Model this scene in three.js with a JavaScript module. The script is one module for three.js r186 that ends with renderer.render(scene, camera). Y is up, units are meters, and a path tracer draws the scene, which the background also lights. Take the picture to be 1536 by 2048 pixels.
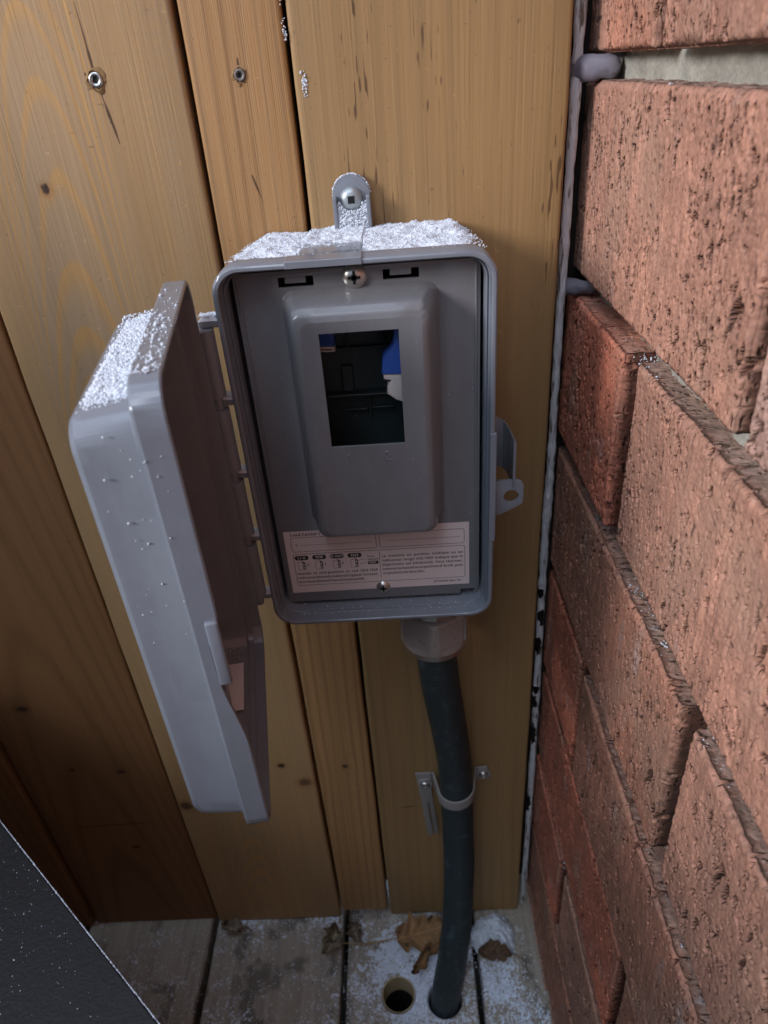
import * as THREE from 'three';
import { mergeGeometries, toCreasedNormals } from 'three/addons/utils/BufferGeometryUtils.js';
import { RoundedBoxGeometry } from 'three/addons/geometries/RoundedBoxGeometry.js';
import { TextGeometry } from 'three/addons/geometries/TextGeometry.js';
import { FontLoader } from 'three/addons/loaders/FontLoader.js';

// ───────────────────────── camera, sky, sun, exposure ─────────────────────────
const scene = new THREE.Scene();
const camera = new THREE.PerspectiveCamera(72.17, 3 / 4, 0.02, 400);
{
  const eye = new THREE.Vector3(-0.0937, 0.7867, 0.4148), dir = new THREE.Vector3(-0.0347, -0.5344, -0.8445);
  camera.position.copy(eye); camera.up.set(0.058, 0.8425, -0.5355); camera.lookAt(eye.clone().add(dir));
  camera.focus = 0.35; camera.userData.fStop = 14; camera.updateMatrixWorld(true);
}
const renderer = new THREE.WebGLRenderer({ antialias: true });
renderer.toneMapping = THREE.LinearToneMapping;
renderer.toneMappingExposure = 2.5;
renderer.shadowMap.enabled = true;
const SUN = new THREE.Vector3(-0.80, 0.42, 0.42).normalize();
const BREAK = new THREE.Vector3(-0.18, 0.80, 0.56).normalize(), clampDot = (q) => Math.min(1, Math.max(-1, q));
{ // overcast sky: brighter overhead, a soft bright patch of thin cloud round the hidden sun
  const W = 512, H = 256, d = new Float32Array(W * H * 4), v = new THREE.Vector3();
  for (let j = 0; j < H; j++) for (let i = 0; i < W; i++) {
    const el = ((j + 0.5) / H - 0.5) * Math.PI, az = ((i + 0.5) / W - 0.5) * 2 * Math.PI;
    v.set(Math.cos(el) * Math.cos(az), Math.sin(el), Math.cos(el) * Math.sin(az));
    const s = Math.max(0, v.y), g = (0.10 + 0.80 * Math.pow(s, 2.0)) * (v.y < 0 ? 0.6 : 1);
    const glow = 0.12 * Math.pow(Math.max(0, v.dot(SUN)), 4);
    const br = 4.2 * Math.exp(-((Math.acos(clampDot(v.dot(BREAK))) / 0.095) ** 2));
    const k = (j * W + i) * 4;
    d[k] = br * 0.9 + g * 0.78 + glow * 0.96; d[k + 1] = br * 0.98 + g * 0.99 + glow * 1.0; d[k + 2] = br * 1.12 + g * 1.34 + glow * 1.05; d[k + 3] = 1;
  }
  const t = new THREE.DataTexture(d, W, H, THREE.RGBAFormat, THREE.FloatType);
  t.mapping = THREE.EquirectangularReflectionMapping; t.magFilter = t.minFilter = THREE.LinearFilter; t.needsUpdate = true;
  scene.background = t; scene.environment = t;
}
const sun = new THREE.DirectionalLight(0xfbf8ff, 1.3);
sun.position.copy(SUN).multiplyScalar(5); sun.target.position.set(-0.1, 0.5, 0);
sun.castShadow = true; sun.shadow.radius = 34; sun.shadow.mapSize.set(2048, 2048);
Object.assign(sun.shadow.camera, { left: -2.5, right: 2.5, top: 2.5, bottom: -2.5, near: 0.1, far: 12 });
scene.add(sun, sun.target);

// ───────────────────────── helpers ─────────────────────────
const rng = (a) => () => { a |= 0; a = a + 0x6D2B79F5 | 0; let t = Math.imul(a ^ a >>> 15, 1 | a); t = t + Math.imul(t ^ t >>> 7, 61 | t) ^ t; return ((t ^ t >>> 14) >>> 0) / 4294967296; };
const clamp = (x, a = 0, b = 1) => Math.min(b, Math.max(a, x)), mix = (a, b, t) => a + (b - a) * t;
const sst = (a, b, x) => { const t = clamp((x - a) / (b - a)); return t * t * (3 - 2 * t); };
function hash(x, y, s) { let h = Math.imul(x, 374761393) + Math.imul(y, 668265263) + Math.imul(s, 1274126177) | 0; h = Math.imul(h ^ h >>> 13, 1274126177); return ((h ^ h >>> 16) >>> 0) / 4294967296; }
function vn(x, y, s = 0) { // value noise 0..1
  const xi = Math.floor(x), yi = Math.floor(y), fx = x - xi, fy = y - yi, u = fx * fx * (3 - 2 * fx), v = fy * fy * (3 - 2 * fy);
  return mix(mix(hash(xi, yi, s), hash(xi + 1, yi, s), u), mix(hash(xi, yi + 1, s), hash(xi + 1, yi + 1, s), u), v);
}
const fbm = (x, y, s = 0, o = 4) => { let a = 0.5, r = 0, t = 0; for (let i = 0; i < o; i++) { r += a * vn(x, y, s + i * 17); t += a; x *= 2.03; y *= 2.03; a *= 0.5; } return r / t; };
function tex(w, h, fn, srgb = true) { // fn(u, v) -> [r,g,b] in 0..1 (or one number)
  const d = new Uint8Array(w * h * 4);
  for (let j = 0; j < h; j++) for (let i = 0; i < w; i++) {
    const c = fn((i + 0.5) / w, (j + 0.5) / h), k = (j * w + i) * 4;
    if (typeof c === 'number') d[k] = d[k + 1] = d[k + 2] = clamp(c) * 255; else { d[k] = clamp(c[0]) * 255; d[k + 1] = clamp(c[1]) * 255; d[k + 2] = clamp(c[2]) * 255; }
    d[k + 3] = 255;
  }
  const t = new THREE.DataTexture(d, w, h); t.magFilter = t.minFilter = THREE.LinearFilter; t.wrapS = t.wrapT = THREE.RepeatWrapping;
  if (srgb) t.colorSpace = THREE.SRGBColorSpace; t.needsUpdate = true; return t;
}
const taken = {};
function numbered(n) { const k = taken[n] = (taken[n] ?? -1) + 1; return k ? n + '_' + String(k).padStart(3, '0') : n; }
function tag(o, label, category, group) { o.userData.label = label; if (category) o.userData.category = category; if (group) o.userData.group = group; return o; }
function thing(name, label, category, pos = [0, 0, 0], group) { const o = new THREE.Group(); o.name = numbered(name); o.position.set(...pos); scene.add(o); return tag(o, label, category, group); }
function mesh(name, geo, mat, parent = scene) { const m = new THREE.Mesh(Array.isArray(geo) ? merge(geo) : geo, mat); m.name = numbered(name); m.castShadow = m.receiveShadow = true; parent.add(m); return m; }
function merge(list) { return mergeGeometries(list.map((g) => { const n = g.index ? g.toNonIndexed() : g; for (const k of Object.keys(n.attributes)) if (!['position', 'normal', 'uv'].includes(k)) n.deleteAttribute(k); return n; })); }
function boxUV(g) { // uv in metres from the dominant axis
  if (g.index) g = g.toNonIndexed();
  const p = g.attributes.position, n = g.attributes.normal, uv = new Float32Array(p.count * 2);
  for (let i = 0; i < p.count; i++) {
    const a = Math.abs(n.getX(i)), b = Math.abs(n.getY(i)), c = Math.abs(n.getZ(i));
    const [s, t] = c >= a && c >= b ? [p.getX(i), p.getY(i)] : a >= b ? [p.getZ(i), p.getY(i)] : [p.getX(i), p.getZ(i)];
    uv[i * 2] = s; uv[i * 2 + 1] = t;
  }
  g.setAttribute('uv', new THREE.BufferAttribute(uv, 2)); return g;
}
function rrect(x0, x1, y0, y1, r, z, n = 6, m = 10) { // closed loop of points of a rounded rectangle, same count for every size
  const out = [], rr = Math.max(r, 1e-5);
  const cs = [[x1 - rr, y0 + rr, -Math.PI / 2], [x1 - rr, y1 - rr, 0], [x0 + rr, y1 - rr, Math.PI / 2], [x0 + rr, y0 + rr, Math.PI]];
  const arcs = cs.map(([cx, cy, a]) => Array.from({ length: n + 1 }, (_, i) => [cx + rr * Math.cos(a + i / n * Math.PI / 2), cy + rr * Math.sin(a + i / n * Math.PI / 2), z]));
  for (let k = 0; k < 4; k++) { const A = arcs[k], B = arcs[(k + 1) % 4][0], E = A[n]; out.push(...A); for (let i = 1; i < m; i++) out.push([mix(E[0], B[0], i / m), mix(E[1], B[1], i / m), z]); }
  return out;
}
function loft(loops, { cap0 = false, cap1 = false, crease = 0.6, warp } = {}) {
  const N = loops[0].length, pos = [], idx = [];
  for (const L of loops) for (const p of L) pos.push(...(warp ? warp(p) : p));
  for (let a = 0; a + 1 < loops.length; a++) for (let i = 0; i < N; i++) { const j = (i + 1) % N, A = a * N + i, B = a * N + j, C = A + N, D = B + N; idx.push(A, B, D, A, D, C); }
  const cap = (a, flip) => { const c = pos.length / 3, s = [0, 0, 0]; for (let i = 0; i < N; i++) for (let k = 0; k < 3; k++) s[k] += pos[(a * N + i) * 3 + k] / N; pos.push(...s); for (let i = 0; i < N; i++) { const j = (i + 1) % N; flip ? idx.push(c, a * N + j, a * N + i) : idx.push(c, a * N + i, a * N + j); } };
  if (cap0) cap(0, true); if (cap1) cap(loops.length - 1, false);
  const g = new THREE.BufferGeometry(); g.setAttribute('position', new THREE.Float32BufferAttribute(pos, 3)); g.setIndex(idx);
  return boxUV(toCreasedNormals(g, crease));
}
function rbox(w, h, d, x = 0, y = 0, z = 0, r = 0.0008, s = 2) { const g = new RoundedBoxGeometry(w, h, d, s, Math.min(r, w / 2.01, h / 2.01, d / 2.01)); g.translate(x, y, z); return boxUV(g); }
function extr(pts, depth, z = 0, bevel = 0.0004, holes = []) {
  const s = pts instanceof THREE.Shape ? pts : new THREE.Shape(pts.map((p) => new THREE.Vector2(...p))); s.holes.push(...holes);
  const g = new THREE.ExtrudeGeometry(s, { depth: depth - 2 * bevel, bevelEnabled: bevel > 0, bevelSize: bevel, bevelThickness: bevel, bevelOffset: -bevel, bevelSegments: 2, curveSegments: 20 });
  g.translate(0, 0, z + bevel); return boxUV(toCreasedNormals(g, 0.6));
}
function rectPath(x0, x1, y0, y1) { const p = new THREE.Path(); p.moveTo(x0, y0); p.lineTo(x0, y1); p.lineTo(x1, y1); p.lineTo(x1, y0); p.closePath(); return p; }
const cyl = (r, h, seg = 24) => boxUV(new THREE.CylinderGeometry(r, r, h, seg));

// ───────────────────────── materials ─────────────────────────
const fine = tex(512, 512, (u, v) => 0.35 + 0.3 * fbm(u * 90, v * 90, 3, 2) + 0.35 * vn(u * 240, v * 240, 9), false);
const rep = (t, a, b = a) => { const c = t.clone(); c.repeat.set(a, b); c.needsUpdate = true; return c; };
const smudge = tex(512, 512, (u, v) => { const f = fbm(u * 7, v * 7, 40, 5), g = vn(u * 120, v * 120, 51); return 0.46 + 0.14 * f + (g > 0.95 ? 0.12 : 0); }, false);
const plasticTone = tex(512, 512, (u, v) => { const f = fbm(u * 10, v * 10, 61, 5) - 0.5, dust = vn(u * 300, v * 300, 71) > 0.955 ? 0.05 * vn(u * 30, v * 30, 75) : 0; const st = fbm(u * 26, v * 5, 66, 4) - 0.5, k = 1 + 0.05 * f + 0.06 * st; return [0.480 * k + dust, 0.496 * k + dust, 0.520 * k + dust]; });
const M = {};
M.plastic = new THREE.MeshPhysicalMaterial({ map: rep(plasticTone, 12), roughness: 0.40, roughnessMap: rep(smudge, 9), bumpMap: rep(fine, 22), bumpScale: 0.00003 });
M.panel = new THREE.MeshPhysicalMaterial({ map: rep(plasticTone, 10), color: 0xf4ebe2, roughness: 0.40, roughnessMap: rep(smudge, 7), bumpMap: rep(fine, 22), bumpScale: 0.00002 });
M.zinc = new THREE.MeshStandardMaterial({ color: 0xcbc6be, metalness: 0.95, roughness: 0.3 });
M.screwPaint = new THREE.MeshStandardMaterial({ color: 0xa9b0b0, metalness: 0.6, roughness: 0.42 });
M.cast = new THREE.MeshStandardMaterial({ color: 0xb9b0a8, metalness: 0.45, roughness: 0.55, roughnessMap: rep(smudge, 30), bumpMap: rep(fine, 40), bumpScale: 0.00008 });
M.recess = new THREE.MeshStandardMaterial({ color: 0x2b2c2c, metalness: 0.6, roughness: 0.5 });
M.black = new THREE.MeshStandardMaterial({ color: 0x2b3533, roughness: 0.5 });
M.blue = new THREE.MeshPhysicalMaterial({ color: 0x3a5fb4, roughness: 0.4 });
M.beige = new THREE.MeshPhysicalMaterial({ color: 0xdccfc4, roughness: 0.45 });
M.snow = new THREE.MeshPhysicalMaterial({ color: 0xd2d7dd, roughness: 0.85 });
M.strap = new THREE.MeshStandardMaterial({ color: 0x9c958f, roughness: 0.5, metalness: 0.25, bumpMap: rep(fine, 40), bumpScale: 0.00006 });
M.rust = new THREE.MeshStandardMaterial({ color: 0x77706a, roughness: 0.5, metalness: 0.8, bumpMap: rep(fine, 60), bumpScale: 0.0001 });
M.dark = new THREE.MeshStandardMaterial({ color: 0x241a12, roughness: 0.9 });

// ───────────────────────── ground and deck ─────────────────────────
{
  const g = new THREE.PlaneGeometry(240, 240); g.rotateX(-Math.PI / 2); g.translate(0, -0.3, 0);
  const m = mesh('ground', g, new THREE.MeshStandardMaterial({ color: 0xb9bcc0, roughness: 0.9, bumpMap: rep(fine, 200), bumpScale: 0.02 }));
  m.userData.kind = 'structure';
}
const HOLE = [-0.1318, 0.0779], PIPE = [-0.0857, 0.0835];
const deck = new THREE.Group(); deck.name = 'deck'; deck.userData.kind = 'structure'; scene.add(deck);
{
  const snowCover = (x, z, s) => { // how much frost lies at a place: drifts near the hole and thin grains elsewhere
    let c = 0.17 + 0.6 * (fbm(x * 26, z * 26, 201, 3) - 0.5);
    const near = Math.exp(-(((x + 0.125) / 0.055) ** 2 + ((z - 0.06) / 0.06) ** 2)); c += 0.44 * near;
    c += 0.2 * Math.exp(-(((x + 0.02) / 0.05) ** 2 + ((z - 0.09) / 0.05) ** 2));
    c -= 0.12 * sst(-0.32, -0.42, x);
    return c;
  };
  const PX = 2200; // texels per metre
  function deckTex(x0, w, seed) {
    const L = 0.45;
    const T = tex(Math.round(w * PX), Math.round(L * PX), (u, v) => {
      const x = x0 + u * w, z = v * L, gr = fbm(u * 34, v * 5, seed, 4), streak = vn(u * 160, v * 9, seed + 3);
      let k = 0.53 + 0.14 * gr + 0.05 * (streak - 0.5); let c = [k * 1.03, k * 0.95, k * 0.84];
      const st = sst(0.55, 0.8, fbm(x * 60, z * 60, seed + 9, 3)); c = c.map((q) => q * (1 - 0.3 * st));
      const cov = snowCover(x, z), n = 0.4 * vn(x * 900, z * 900, 7) + 0.25 * vn(x * 420, z * 420, 8) + 0.35 * fbm(x * 130, z * 130, 12, 4); let a = sst(1 - cov - 0.12, 1 - cov + 0.10, n + 0.12);
      a = Math.max(a, 0.75 * sst(0.84, 0.93, vn(x * 620 + 31, z * 620, 44)) * sst(0.35, 0.55, fbm(x * 70, z * 70, 45, 3))); const sn = 0.76 + 0.2 * vn(x * 800, z * 800, 33);
      return [mix(c[0], sn * 0.97, a), mix(c[1], sn, a), mix(c[2], sn * 1.05, a)];
    });
    T.wrapS = T.wrapT = THREE.MirroredRepeatWrapping; return T;
  }
  const plain = tex(128, 512, (u, v) => { const k = 0.28 + 0.1 * fbm(u * 20, v * 4, 5, 4), s = vn(u * 120, v * 300, 6) > 0.8 ? 0.35 : 0; return [k * 1.1 + s, k * 0.95 + s, k * 0.78 + s]; });
  const bumpT = tex(256, 512, (u, v) => 0.5 * fbm(u * 60, v * 60, 15, 3) + 0.5 * vn(u * 150, v * 20, 18), false);
  const edges = [0.238, 0.093, -0.0505, -0.1875, -0.3335, -0.478, -0.623, -0.768, -0.913, -1.058, -1.203];
  for (let i = 1; i < edges.length; i++) {
    const a = edges[i] + 0.003, b = edges[i - 1] - 0.003, seen = i >= 2 && i <= 5, Z0 = -0.12, Z1 = 1.3, r = 0.004;
    let g;
    if (i === 3) { // the board with two round holes
      const s = new THREE.Shape([[a, -Z0], [a, -Z1], [b, -Z1], [b, -Z0]].map((p) => new THREE.Vector2(...p)));
      for (const [[hx, hz], hr] of [[HOLE, 0.0168], [PIPE, 0.0168]]) { const h = new THREE.Path(); h.absarc(hx, -hz, hr, 0, Math.PI * 2); s.holes.push(h); }
      g = new THREE.ExtrudeGeometry(s, { depth: 0.021, bevelEnabled: true, bevelSize: 0.003, bevelThickness: 0.003, bevelOffset: -0.003, bevelSegments: 3, curveSegments: 40 });
      g.rotateX(-Math.PI / 2); g.translate(0, -0.024, 0);
      g = toCreasedNormals(g, 0.5);
    } else { g = new RoundedBoxGeometry(b - a, 0.027, Z1 - Z0, 3, r); g.translate((a + b) / 2, -0.0135, (Z0 + Z1) / 2); if (g.index) g = g.toNonIndexed(); }
    const p = g.attributes.position, uv = new Float32Array(p.count * 2);
    for (let k = 0; k < p.count; k++) { uv[2 * k] = (p.getX(k) - a) / (b - a); uv[2 * k + 1] = p.getZ(k) / 0.45; }
    g.setAttribute('uv', new THREE.BufferAttribute(uv, 2));
    const mat = new THREE.MeshStandardMaterial({ map: seen ? deckTex(a, b - a, 300 + i * 31) : plain, roughness: 0.75, bumpMap: bumpT, bumpScale: 0.0008 });
    mesh('deck_board', g, mat, deck);
  }
  // pale fresh-cut wood inside the drilled hole
  const ring = loft([[0.0166, -0.0005], [0.0155, -0.001], [0.0152, -0.026], [0.0166, -0.026]].map(([r, y]) => Array.from({ length: 48 }, (_, i) => { const t = i / 48 * Math.PI * 2; return [HOLE[0] + r * Math.cos(t), y, HOLE[1] + r * Math.sin(t)]; })));
  mesh('cut_rim', ring, new THREE.MeshStandardMaterial({ color: 0xc2ae86, roughness: 0.85, bumpMap: rep(fine, 60), bumpScale: 0.0004 }), deck);
  mesh('dark_hole_sleeve', loft([[0.0166, -0.0262], [0.0170, -0.10], [0.0168, -0.185]].map(([r, y]) => Array.from({ length: 32 }, (_, i) => { const t = i / 32 * Math.PI * 2; return [HOLE[0] + r * Math.cos(t), y, HOLE[1] + r * Math.sin(t)]; })), { cap1: true }), M.dark, deck);  // added dark sleeve: the deep shade of the hole put into its colour
  const joist = rbox(2.2, 0.1, 0.04, -0.6, -0.079, 0.22); mesh('joist', joist, M.dark, deck);
  mesh('joist', rbox(2.2, 0.1, 0.04, -0.6, -0.079, -0.03), M.dark, deck);
  mesh('soil_bed', rbox(2.4, 0.02, 1.5, -0.6, -0.2, 0.6), M.dark, deck);
}

// ───────────────────────── wooden fence ─────────────────────────
const fence = thing('wood_fence', 'brown stained wooden fence of upright boards behind the grey breaker box', 'fence');
{
  const X = [0, -0.1400, -0.1925, -0.3306, -0.4693, -0.609, -0.749, -0.889, -1.029, -1.169, -1.309, -1.449];
  const H = 1.75, T0 = -0.004, TH = 0.95;
  // boards: colour at (x across in metres, y up in metres)
  const base = [0.645, 0.51, 0.335];
  function grainLines(n, sharp) { return Math.pow(0.5 + 0.5 * Math.cos(n * Math.PI * 2), sharp); }
  const looks = [
    // 0: right board, fine upright grain with short dark flecks
    (x, y) => {
      const w = 0.006 * (fbm(3, y * 3, 11, 3) - 0.5), l = grainLines((x + w) * 95 + 1.2 * fbm(x * 20, y * 2.2, 13, 3), 3) * vn(x * 40, y * 3, 14);
      let k = 1 + 0.10 * (fbm(x * 30, y * 3, 15, 4) - 0.5) + 0.09 * (fbm(x * 400, y * 6, 16, 3) - 0.5) + 0.06 * (fbm(x * 14, y * 9, 17, 3) - 0.5) - 0.10 * l;
      const fl = vn(x * 1100, y * 95, 18) * (0.55 + 0.45 * vn(x * 60, y * 14, 19)), f = sst(0.72, 0.82, fl) * 0.9 * sst(0.45, 0.8, y);
      const c = [base[0] * 0.94, base[1] * 0.93, base[2] * 0.90].map((q) => q * k);
      return c.map((q, i) => q * (1 - f * [0.42, 0.48, 0.5][i]));
    },
    // 1: narrow board, straight even grain
    (x, y) => {
      const s = x - 0.02 * y, l = grainLines(s * 150 + 0.7 * fbm(x * 12, y * 2, 21, 3), 2.2);
      const l2 = grainLines(s * 118 + 0.9 * fbm(x * 9, y * 1.6, 24, 2), 5);
      const k = 1 + 0.07 * (fbm(x * 40, y * 3, 22, 4) - 0.5) + 0.09 * (fbm(x * 420, y * 7, 23, 2) - 0.5) - 0.03 * l - 0.10 * l2;
      return [base[0] * 1.06 * k, base[1] * 1.02 * (k - 0.02 * l), base[2] * 0.99 * (k - 0.05 * l)];
    },
    // 2: wide board, cathedral grain opening downwards
    (x, y) => {
      const xc = 0.052 + 0.010 * Math.sin(y * 9), dx = x - xc;
      const wob = 0.020 * (fbm(x * 16, y * 5, 31, 4) - 0.5);
      const t = (0.80 - y) + wob * 2.2 - 118 * dx * dx * (1 + 3.0 * sst(0.02, 0.08, Math.abs(dx))) + 0.03 * (fbm(x * 5, y * 2, 32, 2) - 0.5);
      const ph = t / 0.036 + 0.9 * fbm(t * 26, 5, 38, 2), id = Math.floor(ph), fr = ph - id, wd = 0.25 + 0.45 * hash(id, 3, 39), band = (0.40 + 0.70 * hash(id, 7, 39)) * sst(0.0, 0.12, fr) * (1 - sst(0.14, 0.14 + wd, fr)) * (0.55 + 0.6 * fbm(x * 90, y * 7, 40, 3));
      const gray = 0.75 * sst(0.45, 0.8, fbm(x * 14, y * 3, 34, 4)), fib = fbm(x * 420, y * 7, 36, 3) - 0.5;
      let c = [mix(0.68, 0.67, gray), mix(0.548, 0.572, gray), mix(0.382, 0.458, gray)];
      c = [mix(c[0], 0.75, band), mix(c[1], 0.57, band), mix(c[2], 0.33, band)];
      const k = 1 + 0.07 * fib + 0.12 * (fbm(x * 50, y * 4, 37, 4) - 0.5);
      return c.map((q) => q * k);
    },
    // 3: darker board with a cross crack and knots
    (x, y) => {
      const dx = x - 0.06, t = y * 0.6 + 70 * dx * dx + 0.05 * fbm(x * 9, y * 3, 41, 3), l = grainLines(t * 11, 4);
      const k = 0.97 + 0.16 * (fbm(x * 26, y * 3, 43, 4) - 0.5) + 0.08 * (fbm(x * 380, y * 6, 44, 2) - 0.5) - 0.08 * l;
      return [base[0] * 0.86 * k, base[1] * 0.78 * (k - 0.01), base[2] * 0.72 * (k - 0.03 * l)];
    },
  ];
  looks.push(looks[3]);
  const knots = [ // world x, y, radius x, radius y, kind
    [-0.2795, 0.7431, 0.0024, 0.0028], [-0.434, 0.3436, 0.0052, 0.0032], [-0.3712, 0.2562, 0.0040, 0.0022], [-0.3876, 0.1401, 0.0036, 0.0022], [-0.321, 0.2068, 0.0060, 0.0058, 0.6], [-0.1647, 0.2524, 0.0028, 0.0022], [-0.2036, 0.2337, 0.0060, 0.0052, 0.45], [-0.4155, 0.262, 0.0024, 0.0018], [-0.222, 0.259, 0.0036, 0.0028],
  ];
  const cracks = [[-0.2392, 0.823, -0.2380, 0.794, 0.0006], [-0.2374, 0.788, -0.2335, 0.762, 0.0007], [-0.238, 0.7925, -0.2425, 0.7935, 0.0005], [-0.238, 0.789, -0.243, 0.7868, 0.0005], [-0.4395, 0.1758, -0.3600, 0.1790, 0.0007], [-0.1655, 0.795, -0.1657, 0.790, 0.0004], [-0.118, 0.19, -0.103, 0.1915, 0.0004], [-0.167, 0.742, -0.163, 0.728, 0.0004]];
  const woodTex = (i, x0, x1, look) => {
    const w = x1 - x0, N = Math.min(600, Math.round(w * 3700));
    return tex(N, 2048, (u, v) => {
      const xl = u * w, y = v * TH - 0.03, X_ = x0 + xl; let xs = xl, ys = y;
      let kn = 0, rim = 0;
      for (const [kx, ky, rx, ry, st = 0.9] of knots) { const dx = (X_ - kx), dy = (y - ky); if (Math.abs(dx) > 0.05 || Math.abs(dy) > 0.12) continue;
        const e = Math.exp(-((dx / (rx * 3)) ** 2 + (dy / (ry * 7)) ** 2)); xs += Math.sign(dx || 1) * -e * rx * 1.2 * Math.min(1, Math.abs(dx) / rx);
        const q = Math.hypot(dx / rx, dy / ry) + 0.35 * (vn(X_ * 700, y * 700, 90) - 0.5); kn = Math.max(kn, st * (1 - sst(0.6, 1.15, q))); rim = Math.max(rim, (1 - sst(1.0, 2.2, q)) * 0.35); }
      let c = look(xs, ys);
      c = c.map((q, j) => mix(q, q * [0.8, 0.68, 0.52][j], rim)); c = c.map((q, j) => mix(q, [0.20, 0.125, 0.09][j] * (0.8 + 0.5 * vn(X_ * 1500, y * 1500, 91)), kn));
      // drying cracks: [x0, y0, x1, y1, half width]
      for (const [ax, ay, bx, by, hw] of cracks) { const vx = bx - ax, vy = by - ay, tt = clamp(((X_ - ax) * vx + (y - ay) * vy) / (vx * vx + vy * vy)), dd = Math.hypot(X_ - ax - vx * tt, y - ay - vy * tt) + 0.0006 * (vn(X_ * 300, y * 160, 92) - 0.5), w = hw * (1 - 0.8 * Math.abs(2 * tt - 1)); if (dd < w + 0.0004) c = c.map((q, j) => mix(q, [0.27, 0.17, 0.10][j], 0.85 * (1 - sst(w * 0.4, w + 0.0004, dd)))); }
      // weather specks and small dents
      const sp = vn(X_ * 700, y * 700, 95 + i); if (sp > 0.965) c = c.map((q) => q * 0.8); if (vn(X_ * 500, y * 500, 97 + i) > 0.972) c = c.map((q) => q * 1.14);
      return c;
    });
  };
  const fib = tex(512, 1024, (u, v) => 0.5 * vn(u * 130, v * 20, 55) + 0.3 * vn(u * 300, v * 40, 56) + 0.2 * fbm(u * 40, v * 60, 57, 3), false);
  const shared = [];
  for (let i = 0; i + 1 < X.length; i++) {
    const gapL = i === 0 ? 0.0016 : i === 1 ? 0.0016 : 0.0018, x1 = X[i] - (i === 0 ? 0 : 0.0012), x0 = X[i + 1] + gapL, w = x1 - x0;
    const r = 0.0022, dz = [0, -0.0012, 0, -0.0035, 0.0008, 0, -0.002, 0.001, 0, -0.001, 0][i], yb = [0.004, 0.012, 0.002, 0.0015, 0.003, 0.003, 0.002, 0.002, 0.003, 0.002, 0.003][i];
    const loops = []; const Th = 0.019;
    const prof = (y, ins) => rrect(x0 + ins, x1 - ins, -Th + ins, -ins * 0.2, r, 0, 4, 8).map(([px, pz]) => [px, y, pz + dz]);
    // uneven long edges: a slight wander along the length
    for (let k = 0; k <= 60; k++) { const y = k === 0 ? yb : k <= 50 ? yb + (k / 50) * 0.95 : 0.95 + (k - 50) / 10 * (H - 0.95); loops.push(prof(y, 0.0).map(([px, , pz]) => { const e = Math.abs(px - (x0 + x1) / 2) > w / 2 - 0.004 ? 0.0011 * (fbm(y * 24, px * 40, 70 + i, 3) - 0.5) : 0; return [px + e, y, pz]; })); }
    let g = loft(loops, { cap0: true, cap1: true, crease: 0.5 });
    const p = g.attributes.position, uv = new Float32Array(p.count * 2);
    for (let k = 0; k < p.count; k++) { uv[2 * k] = (p.getX(k) - x0) / w; uv[2 * k + 1] = (p.getY(k) + 0.03) / TH; }
    g.setAttribute('uv', new THREE.BufferAttribute(uv, 2));
    const t = i < 5 ? woodTex(i, x0, x1, looks[i]) : shared[i % 3 + 2]; shared[i] = t; t.wrapT = THREE.MirroredRepeatWrapping;
    const plank = mesh('plank', g, new THREE.MeshPhysicalMaterial({ map: t, roughness: 0.62, bumpMap: fib, bumpScale: 0.0002 }), fence);
    plank.userData.tone = undefined;
    if (i === 2) squareScrew(plank, -0.2378, 0.7907, 0, M.zinc, 0.0036);
    if (i === 1) squareScrew(plank, -0.1655, 0.7879, -0.0014, M.rust, 0.0030);
  }
  // rails and a cover strip behind the joints keep the gaps dark
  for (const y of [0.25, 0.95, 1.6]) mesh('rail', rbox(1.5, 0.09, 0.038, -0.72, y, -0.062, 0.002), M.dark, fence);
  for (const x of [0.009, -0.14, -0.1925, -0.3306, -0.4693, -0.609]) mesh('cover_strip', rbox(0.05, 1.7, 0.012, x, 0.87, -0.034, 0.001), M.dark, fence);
  const fence_post = mesh('fence_post', rbox(0.09, 1.8, 0.09, -0.03, 0.9, -0.13, 0.003), M.dark, fence);
}
// a countersunk square-drive screw: ragged hole lip, sunk head, square recess
function squareScrew(parent, x, y, z, mat, r) {
  const head = new THREE.LatheGeometry([[0.0001, -0.0016], [r * 0.9, -0.0012], [r, -0.0002], [r * 0.96, 0.0004], [r * 0.8, 0.0007], [r * 0.42, 0.0008], [r * 0.40, -0.0014], [0.0001, -0.0014]].map((p) => new THREE.Vector2(...p)), 28);
  head.rotateX(Math.PI / 2); head.translate(x, y, z + 0.0004);
  const h = mesh('screw', boxUV(head), mat, parent); h.userData.label = mat === M.rust ? 'dull rusty screw head' : 'shiny screw head with a square drive';
  mesh('screw_recess', rbox(r * 0.75, r * 0.75, 0.0006, x, y, z + 0.0002, 0.0001), M.recess, h);
  // splintered lip of wood
  const lip = loft([[1.01, 0.0001], [1.08, 0.0006], [1.26, 0.0002]].map(([k, zz], q) => Array.from({ length: 40 }, (_, i) => { const t = i / 40 * Math.PI * 2, n = vn(i * 0.45, q * 0.4, 33 + Math.round(r * 1e5)); return [x + r * (k * (q === 2 ? 1.12 : 1) + 0.42 * (n - 0.5)) * Math.cos(t), y + r * (k * (q === 2 ? 1.2 : 1) + 0.55 * (n - 0.4)) * Math.sin(t), z + zz * (0.2 + 1.7 * n)]; })));
  mesh('splintered_rim', lip, new THREE.MeshStandardMaterial({ color: 0x8f7048, roughness: 0.9 }), h);
}

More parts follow.
